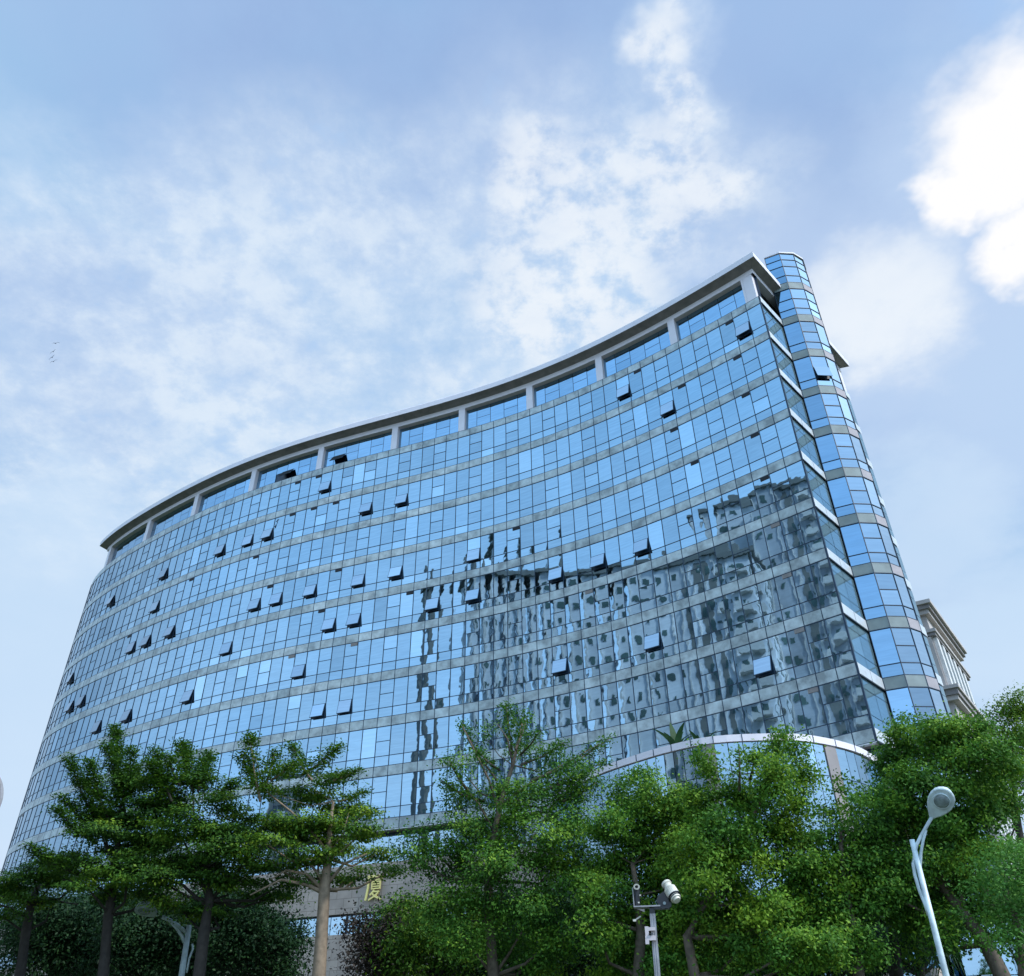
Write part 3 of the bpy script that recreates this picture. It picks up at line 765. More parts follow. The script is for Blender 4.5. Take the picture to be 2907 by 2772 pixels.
# ------------------------------------------------------------------ apartment towers across the street (seen mirrored in the glass)
D_ = Vector((-.85, -.53, 0)).normalized(); E_ = Vector((.53, -.85, 0)).normalized()
def apartment(e0, e1, dd, h, depth, label, m, trim, fl=3.0, seed=1):
    rnd = random.Random(seed)
    c = D_*dd+E_*((e0+e1)/2); root = empty('apartment_tower', (c.x, c.y, 0), label, 'apartment tower', 'apartment towers across the street')
    P = lambda e, d, z: Vector(((D_*d+E_*e).x, (D_*d+E_*e).y, z))
    mb = MB(); q = [(e0, dd), (e1, dd), (e1, dd+depth), (e0, dd+depth)]
    mb.prism([P(a, b_, 0) for a, b_ in q], [P(a, b_, h) for a, b_ in q]); mb.build('wall', m, root)
    mb = MB(); mb.box(P((e0+e1)/2, dd+depth/2, h+.35), E_*((e1-e0)/2+.5), D_*(depth/2+.5), (0, 0, .35))
    mb.box(P((e0+e1)/2, dd+depth/2, h+2.2), E_*min(2.5, (e1-e0)/4), D_*(depth/4), (0, 0, 1.5)); mb.build('roof', M['apt2'], root)
    wn = MB(); bl = MB(); rec = MB()
    k = max(1, int((e1-e0)/2.3)); step = (e1-e0)/k
    for a in range(k):
        x0 = e0+a*step; bay = a % 3
        if bay == 1: rec.box(P(x0+step*.5, dd-.02, h/2), E_*(step*.20), D_*.03, (0, 0, h/2-.5))
        bl.box(P(x0, dd-.12, h/2), E_*.10, D_*.12, (0, 0, h/2-.6))
        z = 4.0
        while z < h-2:
            ww = step*.19 if bay != 1 else step*.13
            if rnd.random() < .93: wn.box(P(x0+step*(.5+(.12 if a % 2 else -.12)), dd-.05, z+.9), E_*ww*rnd.uniform(.5, 1.2), D_*.03, (0, 0, .72 if a % 3 else .5))
            if a % 2: wn.box(P(x0+step*.93, dd-.05, z+1.1), E_*(step*.06), D_*.03, (0, 0, .3))
            if bay == 2 and (a // 3) % 2 == 0:
                bl.box(P(x0+step*.5, dd-.6, z-.35), E_*(step*.36), D_*.6, (0, 0, .12)); bl.box(P(x0+step*.5, dd-1.15, z+.1), E_*(step*.36), D_*.04, (0, 0, .42))
            z += fl
    for s_, ed in ((-1, e0), (1, e1)):
        z = 4.0
        while z < h-2:
            for t in range(int(depth/4)): wn.box(P(ed+s_*.03, dd+2+t*4, z+.9), E_*.04, D_*.8, (0, 0, .75))
            z += fl
    wn.build('window', M['apt_win'], root, kind='stuff'); bl.build('balcony', M[trim], root, kind='stuff'); rec.build('shaft', M['apt2'], root)
apartment(-46.2, -45.5, 22, 64, 5, 'narrow pale grey apartment slab beside the very slim tower', M['apt1'], 'apt_trim', seed=6)
apartment(-44.7, -37.6, 22, 64, 9, 'pale grey apartment tower, nearest of the row reflected in the glass', M['apt1'], 'apt_trim', seed=1)
apartment(-41.6, -37.9, 37.5, 82, 10, 'pale apartment tower standing directly behind the nearest one', M['apt1'], 'apt_trim', 2.9, seed=2)
apartment(-37.4, -14.0, 30, 79, 18, 'widest apartment tower of the row, grey with balconies', M['apt3'], 'apt_trim', seed=3)
apartment(-49.3, -48.8, 22, 62, 3, 'very slim dark tower beside the nearest apartment block', M['apt2'], 'apt2', seed=4)
apartment(-75, -62, 120, 60, 16, 'lower dark apartment block farthest from the glass tower', M['apt2'], 'apt_trim', seed=5)

# ------------------------------------------------------------------ trees
def leaf_mesh(name, C, Rr, nrm_up, size, m, par, tone, elong=1.9, out=None):
    """C: leaf centres (n,3); one folded diamond leaf of two triangles-as-quad each"""
    n = len(C)
    v = RNG.normal(size=(n, 3)); v /= np.linalg.norm(v, axis=1)[:, None]
    nr = v+np.array([0, 0, nrm_up])
    if out is not None: nr += out*.9
    nr /= np.linalg.norm(nr, axis=1)[:, None]
    a = np.cross(nr, RNG.normal(size=(n, 3))); a /= np.linalg.norm(a, axis=1)[:, None]; b_ = np.cross(nr, a)
    L = size*(.65+.7*RNG.random(n))[:, None]; W = L/elong
    P = np.stack([C-a*L*.5, C+b_*W*.5-a*L*.05+nr*W*.12, C+a*L*.5, C-b_*W*.5-a*L*.05+nr*W*.12], 1).reshape(-1, 3)
    me = bpy.data.meshes.new(name); o3 = C.mean(0)
    me.vertices.add(4*n); me.vertices.foreach_set('co', (P-o3).astype(np.float32).ravel())
    me.loops.add(4*n); me.loops.foreach_set('vertex_index', np.arange(4*n, dtype=np.int32))
    me.polygons.add(n); me.polygons.foreach_set('loop_start', np.arange(n, dtype=np.int32)*4); me.polygons.foreach_set('loop_total', np.full(n, 4, dtype=np.int32))
    me.update(); me.materials.append(m)
    ca = me.color_attributes.new('pane', 'FLOAT_COLOR', 'CORNER')
    t = np.clip(tone+RNG.normal(0, .10, n), 0, 1); col = np.stack([t, t, t, np.ones(n)], 1)
    ca.data.foreach_set('color', np.repeat(col, 4, axis=0).astype(np.float32).ravel())
    o = bpy.data.objects.new(name, me); COL.objects.link(o); o.location = Vector(o3); parent(o, par); return o

def tree(name, label, dist, trunk, clumps, leaf='leaf_camphor', bark='bark', size=.078, dens=1.0, spread=.19, limbs=(), sprays=(), up=.5, cl_r=.13, tone=.45, group=None, cat='tree', flat=.8, limb_auto=True, depth=1.0):
    """trunk: overview pixels + radius in m; clumps: (px,py,r_px[,density]); sprays: (x0,y0,x1,y1,r_px) leafy branches"""
    dist += 3.0; trunk = [(x, y, r*.78) for x, y, r in trunk]; cm = .98 if name == 'tiered_tree' else 1.12; clumps = [(c[0], c[1], c[2]*cm)+tuple(c[3:]) for c in clumps]
    tp = [at(x, y, dist) for x, y, _ in trunk]
    # carry the trunk straight down to the ground
    base = tp[0].copy(); dirn = (tp[0]-tp[1]); k = base.z/max(.05, -dirn.z if dirn.z < 0 else .05)
    base = Vector((tp[0].x+dirn.x*min(k, 1.0)*.3, tp[0].y, 0))
    root = empty(name, base, label, cat, group)
    mb = MB(); r0 = trunk[0][2]
    wob = lambda s: Vector((random.gauss(0, s), random.gauss(0, s), 0))
    pts = [base, base.lerp(tp[0], .5)+wob(.03)]+tp
    mb.tube(pts, [r0*1.35, r0*1.1]+[t[2] for t in trunk], 9)
    cen, rad, den = [], [], []
    for c in clumps:
        px, py, r = c[:3]; dn = c[3] if len(c) > 3 else 1
        p = at(px, py, dist+random.uniform(-1, 1)*.9*depth); cen.append(np.array(p)); rad.append(r*mpp(p)); den.append(dn)
    if limb_auto:
        for c, r in zip(cen, rad):
            cc = Vector(c); q = min(range(len(tp)), key=lambda i: (tp[i]-cc).length+(1.5 if tp[i].z > cc.z-.1 else 0))
            a = tp[q]; mid = a.lerp(cc, .5)+Vector((random.gauss(0, .12), random.gauss(0, .12), -.10*(cc-a).length))+Vector((0, .35, 0)); rr = min(trunk[q][2]*.5, .045+.03*r)
            mb.tube([a, mid, cc+Vector((0, .15, 0)), cc+Vector((random.gauss(0, .12), .2, r*.4))], [rr*.8, rr*.55, rr*.3, rr*.1], 6)
    for lb in limbs:
        lp = [at(x, y, dist+(lb[2] if len(lb) > 2 else 0)*i/len(lb[0])) for i, (x, y) in enumerate(lb[0])]
        mb.tube(lp, [lb[1]*(1-.75*i/(len(lp)-1)) for i in range(len(lp))], 6)
    leaves, outv, tones = [], [], []
    for c, r, dn in zip(cen, rad, den):
        nc = max(5, int(210*dens*dn*(r/.75)**2))
        u = RNG.normal(size=(nc, 3))
        ns = 11; sub = RNG.normal(size=(ns, 3)); sub[:, 2] += .25; sub /= np.linalg.norm(sub, axis=1)[:, None]; sub *= (.62+.3*RNG.random(ns))[:, None]
        stone_ = RNG.normal(.03, .19, ns); pick = RNG.integers(0, ns, nc); inner = RNG.random(nc) < .16
        q_ = sub[pick]+RNG.normal(size=(nc, 3))*np.array([spread, spread, .12]); q_[inner] = RNG.normal(size=(inner.sum(), 3))*.42
        rr = np.linalg.norm(q_, axis=1); u = q_/rr[:, None]; tc_ = np.where(inner, -.12, stone_[pick])  # inner leaves toned darker: crown shade put into the leaf colour
        lump = 1.0
        sc = np.array([1, 1, flat]); cc = c+u*(rr*lump*r)[:, None]*sc
        for q in range(nc):
            nl = RNG.integers(18, 34); g = cl_r*(.7+.7*RNG.random())
            off = RNG.normal(size=(nl, 3))*g*(np.array([1.25, 1.25, .28]) if up > .9 else np.array([1, 1, .7]))
            off[:, 2] -= np.abs(off[:, 0]*off[:, 1])*.3
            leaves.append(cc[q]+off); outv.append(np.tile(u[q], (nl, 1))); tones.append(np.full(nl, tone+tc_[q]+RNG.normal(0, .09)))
    for sx in sprays:
        x0, y0, x1, y1, rp = sx[:5]; A = at(x0, y0, dist+random.uniform(-.5, .5)*depth); B = at(x1, y1, dist+random.uniform(-.9, .9)*depth)
        rr = rp*mpp(B); L = (B-A).length; bend = Vector((0, 0, -.06*L))
        mid = A.lerp(B, .5)+bend; mb.tube([A, mid, B], [.035, .022, .008], 6)
        A_, B_, M_ = np.array(A), np.array(B), np.array(mid)
        k = int((85 if up > .9 else 42)*dens*L/.6*max(.5, rr/.25)); ts = .12+.9*RNG.random(k)**.8; k1 = 1.0 if up > .9 else 1.5
        for t in ts:
            tt = min(t, 1.02); p = (1-tt)**2*A_+2*tt*(1-tt)*M_+tt**2*B_
            w = rr*(1.15-.85*tt)
            p = p+RNG.normal(size=3)*w*k1*np.array([.55, .6, .36])
            nl = RNG.integers(7, 14); off = RNG.normal(size=(nl, 3))*np.array([.10, .10, .045])
            leaves.append(p+off); outv.append(np.tile([0, 0, .6], (nl, 1))); tones.append(np.full(nl, tone+RNG.normal(0, .13)))
    mb.build('trunk', M[bark], root, smooth=True)
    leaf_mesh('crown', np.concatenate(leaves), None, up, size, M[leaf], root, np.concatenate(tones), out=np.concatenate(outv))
    return root

NL = [0]
# --- tiered trees on the left
tree('tiered_tree', 'small tiered tree cut off by the left edge, thin forked trunk', 24, [(38, 1876, .17), (50, 1790, .15), (60, 1735, .12), (78, 1690, .07)],
     [(15, 1705, 42), (60, 1680, 40), (105, 1685, 34), (0, 1760, 30, .7), (140, 1700, 24, .8), (35, 1730, 34, .7), (95, 1730, 26, .6)], 'leaf_tier', 'bark_dark', up=1.1, spread=.27, dens=.85, tone=.40, flat=.5,
     limbs=[([(50, 1760), (20, 1745), (-10, 1735)], .05), ([(58, 1740), (100, 1730), (150, 1738)], .05)])
tree('tiered_tree', 'dark leaning tiered tree at left whose long sprays point up to the left', 21.5, [(198, 1876, .17), (208, 1760, .15), (220, 1690, .12), (226, 1620, .07), (222, 1560, .05)],
     [(235, 1575, 55), (285, 1560, 45), (190, 1600, 40), (250, 1625, 50), (130, 1665, 34), (180, 1670, 40), (90, 1650, 22, .8), (240, 1680, 48, .9), (160, 1700, 30, .8), (250, 1510, 30), (210, 1720, 34, .8), (270, 1670, 40), (300, 1710, 36), (140, 1640, 26, .8), (190, 1560, 26), (290, 1620, 40)], 'leaf_tier', 'bark_dark', up=1.1, spread=.27, dens=.85, tone=.36, flat=.55,
     sprays=[(200, 1600, 131, 1455, 17), (215, 1590, 172, 1462, 20), (240, 1560, 222, 1400, 19), (240, 1540, 205, 1432, 14), (190, 1600, 118, 1530, 14), (185, 1620, 108, 1552, 14), (150, 1680, 58, 1625, 20), (250, 1540, 262, 1470, 18), (230, 1550, 160, 1500, 16), (230, 1560, 255, 1440, 16)],
     limbs=[([(222, 1690), (205, 1620), (190, 1570)], .04), ([(224, 1680), (232, 1600), (228, 1555)], .035), ([(215, 1720), (180, 1700), (120, 1690)], .04)])
tree('tiered_tree', 'broad dark tiered tree rising over the left street lamp', 20.5, [(382, 1876, .18), (392, 1790, .17), (402, 1730, .14), (396, 1670, .09), (380, 1620, .05)],
     [(330, 1540, 48), (300, 1500, 34), (385, 1500, 34), (420, 1540, 34, .8), (360, 1590, 60), (430, 1610, 46), (300, 1610, 46), (470, 1660, 34, .9), (350, 1660, 60), (420, 1690, 50, .9), (300, 1690, 40), (480, 1720, 34, .8), (340, 1740, 36, .8), (400, 1750, 40, .9), (450, 1560, 30), (480, 1610, 34), (270, 1650, 36), (420, 1640, 44), (380, 1660, 44), (530, 1720, 34, .8), (550, 1690, 28, .8)], 'leaf_tier', 'bark_dark', up=1.1, spread=.27, dens=.85, tone=.40, flat=.5,
     sprays=[(330, 1540, 288, 1462, 20), (330, 1540, 300, 1440, 14), (370, 1520, 352, 1428, 22), (380, 1520, 402, 1446, 22), (345, 1510, 322, 1448, 14), (400, 1540, 455, 1500, 18), (420, 1590, 500, 1570, 16), (430, 1680, 510, 1700, 18)],
     limbs=[([(398, 1720), (370, 1650), (345, 1600)], .055), ([(400, 1720), (400, 1640), (372, 1560), (368, 1470)], .04), ([(404, 1730), (440, 1690), (480, 1650)], .05), ([(395, 1740), (350, 1700), (300, 1680)], .05)])
tree('tiered_tree', 'tiered tree with a straight pale brown trunk in front of the stone wall window', 19, [(612, 1876, .20), (618, 1790, .18), (623, 1710, .17), (630, 1650, .12), (634, 1590, .07), (640, 1540, .04)],
     [(520, 1520, 30, .8), (560, 1480, 24, .7), (590, 1530, 44), (645, 1500, 28), (660, 1560, 44), (600, 1590, 52), (540, 1580, 38), (690, 1600, 36), (510, 1620, 34, .9), (640, 1630, 44, .8), (720, 1640, 32, .8), (560, 1650, 36, .7), (470, 1640, 30, .9), (590, 1690, 28, .5), (690, 1680, 28, .6), (745, 1672, 26, .7), (610, 1640, 44, .9), (570, 1600, 40), (640, 1590, 40), (700, 1560, 26, .8), (520, 1660, 34, .8), (660, 1690, 30, .6)], 'leaf_tier', 'bark_light', up=1.1, spread=.27, dens=.75, tone=.52, flat=.42,
     sprays=[(500, 1540, 480, 1412, 15), (500, 1520, 462, 1445, 12), (510, 1510, 530, 1440, 15), (580, 1490, 652, 1432, 20), (640, 1500, 690, 1478, 16), (520, 1500, 565, 1465, 16), (650, 1540, 700, 1520, 14), (600, 1500, 560, 1430, 12)],
     limbs=[([(623, 1712), (590, 1680), (550, 1672), (520, 1690)], .05), ([(626, 1700), (600, 1665), (565, 1640)], .045), ([(628, 1700), (660, 1660), (705, 1640)], .05), ([(620, 1715), (590, 1700), (540, 1690), (480, 1720)], .055), ([(632, 1640), (600, 1600), (560, 1560), (510, 1520), (485, 1440)], .04), ([(632, 1640), (660, 1600), (670, 1560)], .035)])
# --- open branching tree at the centre
tree('branching_tree', 'tall open-branched tree at the centre reaching up in front of the blue glass', 18, [(948, 1876, .16), (940, 1770, .14), (938, 1690, .13), (948, 1610, .10), (962, 1540, .08), (985, 1470, .06), (1003, 1390, .035)],
     [(985, 1375, 20, .55), (930, 1410, 20, .45), (1005, 1440, 24, .5), (880, 1470, 26, .5), (1055, 1460, 28, .5), (1100, 1480, 28, .6), (950, 1530, 34, .8), (1010, 1540, 40, .9), (880, 1540, 34, .6), (1070, 1530, 44, .9), (1120, 1510, 30, .7), (940, 1600, 46), (1020, 1610, 52), (1090, 1590, 44), (870, 1610, 40, .9), (810, 1612, 26, .8), (960, 1670, 52), (1050, 1680, 56), (880, 1680, 48), (810, 1660, 34, .7), (1110, 1660, 44), (780, 1640, 22, .5), (940, 1730, 48), (860, 1740, 40), (1020, 1760, 50), (1080, 1790, 44), (960, 1810, 46), (890, 1800, 40), (1040, 1840, 44)], 'leaf_camphor', up=.8, tone=.42, size=.072, flat=.8, dens=.85, spread=.30, cl_r=.15,
     sprays=[(955, 1500, 886, 1388, 13), (985, 1450, 972, 1352, 13), (990, 1440, 1015, 1370, 12), (1000, 1470, 1085, 1425, 14), (1020, 1500, 1172, 1418, 15), (1040, 1520, 1165, 1460, 14), (930, 1540, 848, 1500, 12), (900, 1520, 862, 1462, 12), (1080, 1540, 1150, 1500, 14), (960, 1480, 915, 1440, 10), (1000, 1450, 1040, 1400, 11)],
     limbs=[([(958, 1560), (940, 1500), (905, 1430), (888, 1395)], .04), ([(950, 1600), (920, 1545), (880, 1500)], .035), ([(985, 1470), (975, 1420), (955, 1390)], .03), ([(960, 1550), (1010, 1510), (1080, 1470), (1150, 1430)], .04), ([(940, 1690), (975, 1640), (1000, 1600)], .05)])
# --- camphor-like trees right of centre
tree('leafy_tree', 'rounded leafy green tree right of the central tree, below the curved white coping', 17, [(1225, 1876, .15), (1232, 1790, .14), (1225, 1720, .10), (1215, 1660, .06)],
     [(1235, 1490, 22), (1200, 1530, 34), (1250, 1540, 40), (1300, 1545, 34), (1165, 1580, 36), (1215, 1590, 46), (1280, 1600, 48), (1330, 1580, 34), (1180, 1650, 50), (1250, 1670, 52), (1150, 1720, 50), (1220, 1740, 44), (1310, 1660, 40), (1290, 1730, 40), (1150, 1790, 42, .8), (1230, 1810, 50), (1300, 1800, 44), (1180, 1850, 44), (1280, 1860, 40)], tone=.56)
tree('leafy_tree', 'full bright green tree with a tall pointed top poking above the white coping', 16, [(1335, 1876, .14), (1320, 1800, .12), (1350, 1740, .10), (1400, 1660, .07), (1440, 1580, .05), (1490, 1480, .03)],
     [(1505, 1412, 16, .8), (1490, 1440, 22), (1530, 1440, 20), (1500, 1480, 32), (1540, 1490, 28), (1485, 1530, 36), (1540, 1545, 30), (1350, 1450, 18, .8), (1365, 1480, 22, .9), (1390, 1520, 28), (1350, 1545, 32), (1430, 1540, 34), (1400, 1590, 44), (1470, 1600, 46), (1345, 1610, 42), (1530, 1610, 40), (1420, 1660, 52), (1500, 1680, 50), (1350, 1680, 50), (1560, 1670, 34), (1400, 1740, 54), (1480, 1760, 52), (1340, 1760, 44), (1540, 1740, 40), (1430, 1820, 50), (1340, 1830, 46), (1520, 1830, 44), (1450, 1460, 20, .7), (1580, 1760, 40), (1580, 1830, 40)], tone=.62, dens=1.05,
     sprays=[(1420, 1520, 1420, 1440, 12), (1440, 1500, 1450, 1450, 11)])
tree('leafy_tree', 'thinner grey-green tree with gaps beside the podium stone pier', 16.5, [(1650, 1876, .14), (1640, 1790, .12), (1620, 1700, .09), (1615, 1600, .05)],
     [(1595, 1560, 24, .6), (1625, 1510, 20, .6), (1650, 1545, 26, .7), (1600, 1610, 34, .7), (1650, 1600, 34), (1585, 1670, 40), (1640, 1670, 44), (1600, 1740, 48), (1660, 1740, 42), (1590, 1810, 46), (1650, 1815, 42), (1690, 1590, 26, .8), (1680, 1650, 34), (1690, 1720, 36)], tone=.47, dens=.95)
tree('large_tree', 'large dark-hearted tree behind the right street lamp, crown over the stair bay foot', 17.5, [(1925, 1876, .20), (1895, 1815, .19), (1850, 1755, .16), (1810, 1700, .12), (1790, 1620, .08), (1785, 1540, .05)],
     [(1735, 1412, 26, .9), (1770, 1440, 38), (1715, 1470, 34), (1820, 1420, 36), (1855, 1450, 40), (1740, 1520, 46), (1800, 1500, 48), (1870, 1510, 44), (1690, 1530, 34), (1690, 1590, 42), (1760, 1580, 54), (1830, 1570, 54), (1890, 1580, 44), (1700, 1650, 44), (1860, 1650, 54), (1800, 1640, 40), (1905, 1650, 36), (1700, 1710, 36), (1880, 1720, 48), (1830, 1720, 36, .8), (1930, 1730, 40), (1800, 1750, 34, .7), (1900, 1780, 40, .8), (1750, 1395, 20), (1790, 1405, 26), (1845, 1400, 26), (1890, 1440, 34), (1725, 1440, 26), (1910, 1480, 34), (1880, 1400, 24), (1745, 1660, 44), (1740, 1740, 44, .9), (1760, 1800, 40, .8), (1830, 1790, 44, .8), (1920, 1540, 34)], tone=.50, dens=1.0,
     limbs=[([(1850, 1755), (1800, 1700), (1775, 1650)], .06), ([(1855, 1755), (1840, 1690), (1830, 1640)], .05)])
tree('lacy_tree', 'dark lacy tree against the white sky at the far right edge', 23, [(1990, 1876, .2), (1975, 1760, .17), (1965, 1640, .13), (1950, 1540, .09), (1945, 1440, .05)],
     [(1945, 1370, 30, .55), (1905, 1390, 24, .4), (1925, 1420, 34, .6), (1965, 1420, 36, .7), (1895, 1440, 22, .35), (1950, 1480, 36, .6), (1915, 1490, 24, .5), (1965, 1560, 26, .4), (1985, 1640, 30, .5), (1990, 1500, 40, .7), (1965, 1690, 26, .35), (1950, 1345, 24, .5), (1920, 1365, 18, .4), (1965, 1380, 26, .6), (1935, 1450, 30, .7)], 'leaf_tier', 'bark_dark', tone=.6, size=.075,
     limbs=[([(1955, 1600), (1935, 1540), (1925, 1480), (1930, 1390)], .05), ([(1965, 1650), (1950, 1700), (1930, 1720)], .05)])
tree('young_tree', 'fresh light green tree low at the right edge', 14, [(1965, 1876, .09), (1958, 1800, .08), (1945, 1740, .05)],
     [(1905, 1665, 24), (1935, 1640, 28), (1900, 1710, 32), (1945, 1695, 40), (1965, 1650, 26), (1925, 1755, 40), (1965, 1760, 36), (1950, 1820, 40)], 'leaf_bright', tone=.45, size=.06)
# --- darker understorey behind
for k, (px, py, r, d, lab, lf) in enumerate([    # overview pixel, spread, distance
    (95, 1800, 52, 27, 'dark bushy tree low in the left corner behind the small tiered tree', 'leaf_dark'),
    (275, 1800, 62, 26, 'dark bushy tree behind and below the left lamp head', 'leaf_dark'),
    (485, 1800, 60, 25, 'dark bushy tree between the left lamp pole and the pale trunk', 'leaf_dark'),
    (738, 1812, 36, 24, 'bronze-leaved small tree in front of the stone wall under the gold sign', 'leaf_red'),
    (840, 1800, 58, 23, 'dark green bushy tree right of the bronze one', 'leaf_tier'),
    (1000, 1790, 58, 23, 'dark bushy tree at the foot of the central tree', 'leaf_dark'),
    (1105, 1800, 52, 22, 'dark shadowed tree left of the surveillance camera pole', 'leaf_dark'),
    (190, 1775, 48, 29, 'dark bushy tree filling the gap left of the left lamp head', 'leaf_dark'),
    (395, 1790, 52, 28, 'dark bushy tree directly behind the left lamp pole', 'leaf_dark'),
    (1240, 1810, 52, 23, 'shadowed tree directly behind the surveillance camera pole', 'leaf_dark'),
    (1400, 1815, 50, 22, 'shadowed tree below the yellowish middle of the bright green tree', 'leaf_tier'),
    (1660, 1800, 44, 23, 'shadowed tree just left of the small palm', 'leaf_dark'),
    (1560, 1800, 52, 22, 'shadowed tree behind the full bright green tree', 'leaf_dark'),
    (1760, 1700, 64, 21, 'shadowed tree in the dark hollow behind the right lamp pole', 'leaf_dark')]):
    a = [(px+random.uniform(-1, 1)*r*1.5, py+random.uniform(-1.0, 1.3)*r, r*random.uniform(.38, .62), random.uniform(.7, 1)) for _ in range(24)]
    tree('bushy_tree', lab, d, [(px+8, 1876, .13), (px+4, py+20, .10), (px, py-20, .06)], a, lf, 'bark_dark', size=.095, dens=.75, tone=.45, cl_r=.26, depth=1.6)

# palm in the shade, lower right
def palm():
    p0 = at(1722, 1876, 22); top = at(1712, 1790, 22)
    root = empty('palm_tree', (p0.x, p0.y, 0), 'small dark palm with drooping fronds just left of the right lamp pole', 'palm')
    mb = MB(); mb.tube([Vector((p0.x, p0.y, 0)), p0, top], [.2, .15, .12], 9); mb.build('trunk', M['bark_dark'], root, smooth=True)
    for k in range(13):
        a = k*2.4; L = 1.5+.3*math.sin(k*3.1); mb = MB(); pts = []
        for q in range(9):
            t = q/8; pts.append(top+Vector((math.cos(a)*L*t*.8, math.sin(a)*L*t*.8, .75*t-1.5*t*t)))
        mb.tube(pts, [.018]*9, 4)
        for q in range(1, 9):
            d = (pts[q]-pts[q-1]).normalized(); s_ = d.cross(Vector((0, 0, 1))).normalized()
            for w in (-1, 1):
                for e in (0, .5):
                    o = pts[q-1].lerp(pts[q], e); tip = o+s_*w*.36+d*.22+Vector((0, 0, -.20)); mb.face([o, o+d*.05, tip])
        mb.build('frond', M['leaf_palm'], root)
palm()
# plants on the podium roof
def roof_plant(px, py, lab, s, seed):
    rnd = random.Random(seed); p = at(px, py, 45.5); p.z = zp-.1
    root = empty('banana_plant', p, lab, 'plant', 'plants on the podium roof')
    for k in range(9):
        a = rnd.uniform(0, 6.28); lean = rnd.uniform(.15, .8); L = s*rnd.uniform(.8, 1.2); mb = MB(); prev = None
        ax = Vector((math.cos(a), math.sin(a), 0)); sd_ = Vector((-math.sin(a), math.cos(a), 0))
        for q in range(8):
            t = q/7; c = p+Vector((0, 0, L*t*(1-.35*lean*t)))+ax*(L*lean*t*t*.9); w = .22*s*math.sin(math.pi*min(1, .1+t*.88))**.8*.5
            cur = (c-sd_*w+Vector((0, 0, w*.3)), c, c+sd_*w+Vector((0, 0, w*.3)))
            if prev: mb.face([prev[0], prev[1], cur[1], cur[0]], (.5, .5, .5)); mb.face([prev[1], prev[2], cur[2], cur[1]], (.35, .5, .5))
            prev = cur
        mb.build('leaf', M['leaf_palm'], root)
roof_plant(1298, 1428, 'taller spiky banana plant on the podium roof behind the coping', 2.0, 3)
roof_plant(1345, 1420, 'lower broad-leaved plant on the podium roof, right of the spiky one', 1.5, 5)

# ------------------------------------------------------------------ street lamps
def lamp(label, dist, zoom, pole, arms, head, mt, extra=None, rp=.075):
    P = lambda x, y, dd=0: at(x, y, dist+dd, zoom)
    top, low = P(*pole[0]), P(*pole[1])
    g = Vector((low.x, low.y, 0)); root = empty('street_lamp', g, label, 'street lamp', 'twin-arm street lamps')
    mb = MB(); mb.tube([g, low, top], [rp*1.35, rp*1.0, rp*.85], 14); mb.build('pole', mt, root, smooth=True)
    for arm, r in arms:
        mb = MB(); mb.tube([P(*q) for q in arm], r, 10); mb.build('arm', mt, root, smooth=True)
    if extra:
        mb = MB(); mb.tube([P(*q) for q in extra], rp*.35, 8); mb.build('conduit', mt, root, smooth=True)
        for q in ((1, .3), (1, .8)):
            pass
    neck, tip, width, nd = head[0], head[1], head[2], head[3]
    A, B = P(neck[0], neck[1], neck[2]), P(tip[0], tip[1], tip[2]); ax = (B-A); L = ax.length; ax /= L
    vd = (Vector((0, 0, EYE))-A).normalized(); nrm = (vd+Vector((0, 0, -nd))); nrm = (nrm-ax*nrm.dot(ax)).normalized(); sd_ = ax.cross(nrm)
    prof = [(0, .10), (.08, .17), (.2, .30), (.35, .42), (.5, .49), (.65, .50), (.8, .44), (.9, .33), (.97, .17), (1.0, .0)]
    W = width
    def ringp(sc, h, n=10):
        pts = [A+ax*(L*(.62+(t-.62)*sc))+sd_*(w*W*sc)-nrm*h for t, w in prof]+[A+ax*(L*(.62+(t-.62)*sc))-sd_*(w*W*sc)-nrm*h for t, w in prof[-2::-1]]
        return pts
    mb = MB(); lays = [ringp(.93, -.012), ringp(1.0, .0), ringp(1.0, .03), ringp(.92, .09), ringp(.7, .14), ringp(.3, .165)]
    for a, b_ in zip(lays[:-1], lays[1:]): mb.prism(a, b_, cap=False)
    mb.face(lays[0][::-1]); mb.face(lays[-1]); mb.build('lamp_head', mt, root, smooth=False)
    c = A+ax*(L*.62)
    disc = lambda r, h: [c+(ax*math.cos(t)+sd_*math.sin(t)*.93)*r+nrm*h for t in [2*math.pi*k/28 for k in range(28)]]
    mb = MB(); mb.prism(disc(W*.37, .012), disc(W*.35, .034), cap=False); mb.prism(disc(W*.35, .034), disc(W*.31, .03), cap=False); mb.build('lens_rim', mt, root)
    mb = MB(); pr = None
    for k in range(5):
        r = W*.315*math.cos(k/5*1.45); h = .022+.045*math.sin(k/5*1.45); dd = disc(r, h)
        if pr: mb.prism(pr, dd, cap=False)
        pr = dd
    mb.face(pr); mb.build('lens', M['lens'], root, smooth=True)
    return root
Z5 = (2450, 2200, .305)
lamp('pale blue-grey street lamp at right with teardrop head against the trees', 15, Z5, [(455, 605), (775, 1876)],
     [([(640, 395), (600, 465), (545, 560), (500, 650), (478, 740), (468, 830), (482, 930), (520, 1060), (575, 1200), (612, 1310)], .026), ([(585, 515), (560, 610), (540, 720), (533, 820), (540, 905)], .022)],
     [(636, 400, 0), (790, 140, -.33), .36, .35], M['lamp'], rp=.046)
Z7 = (300, 2500, .2033)
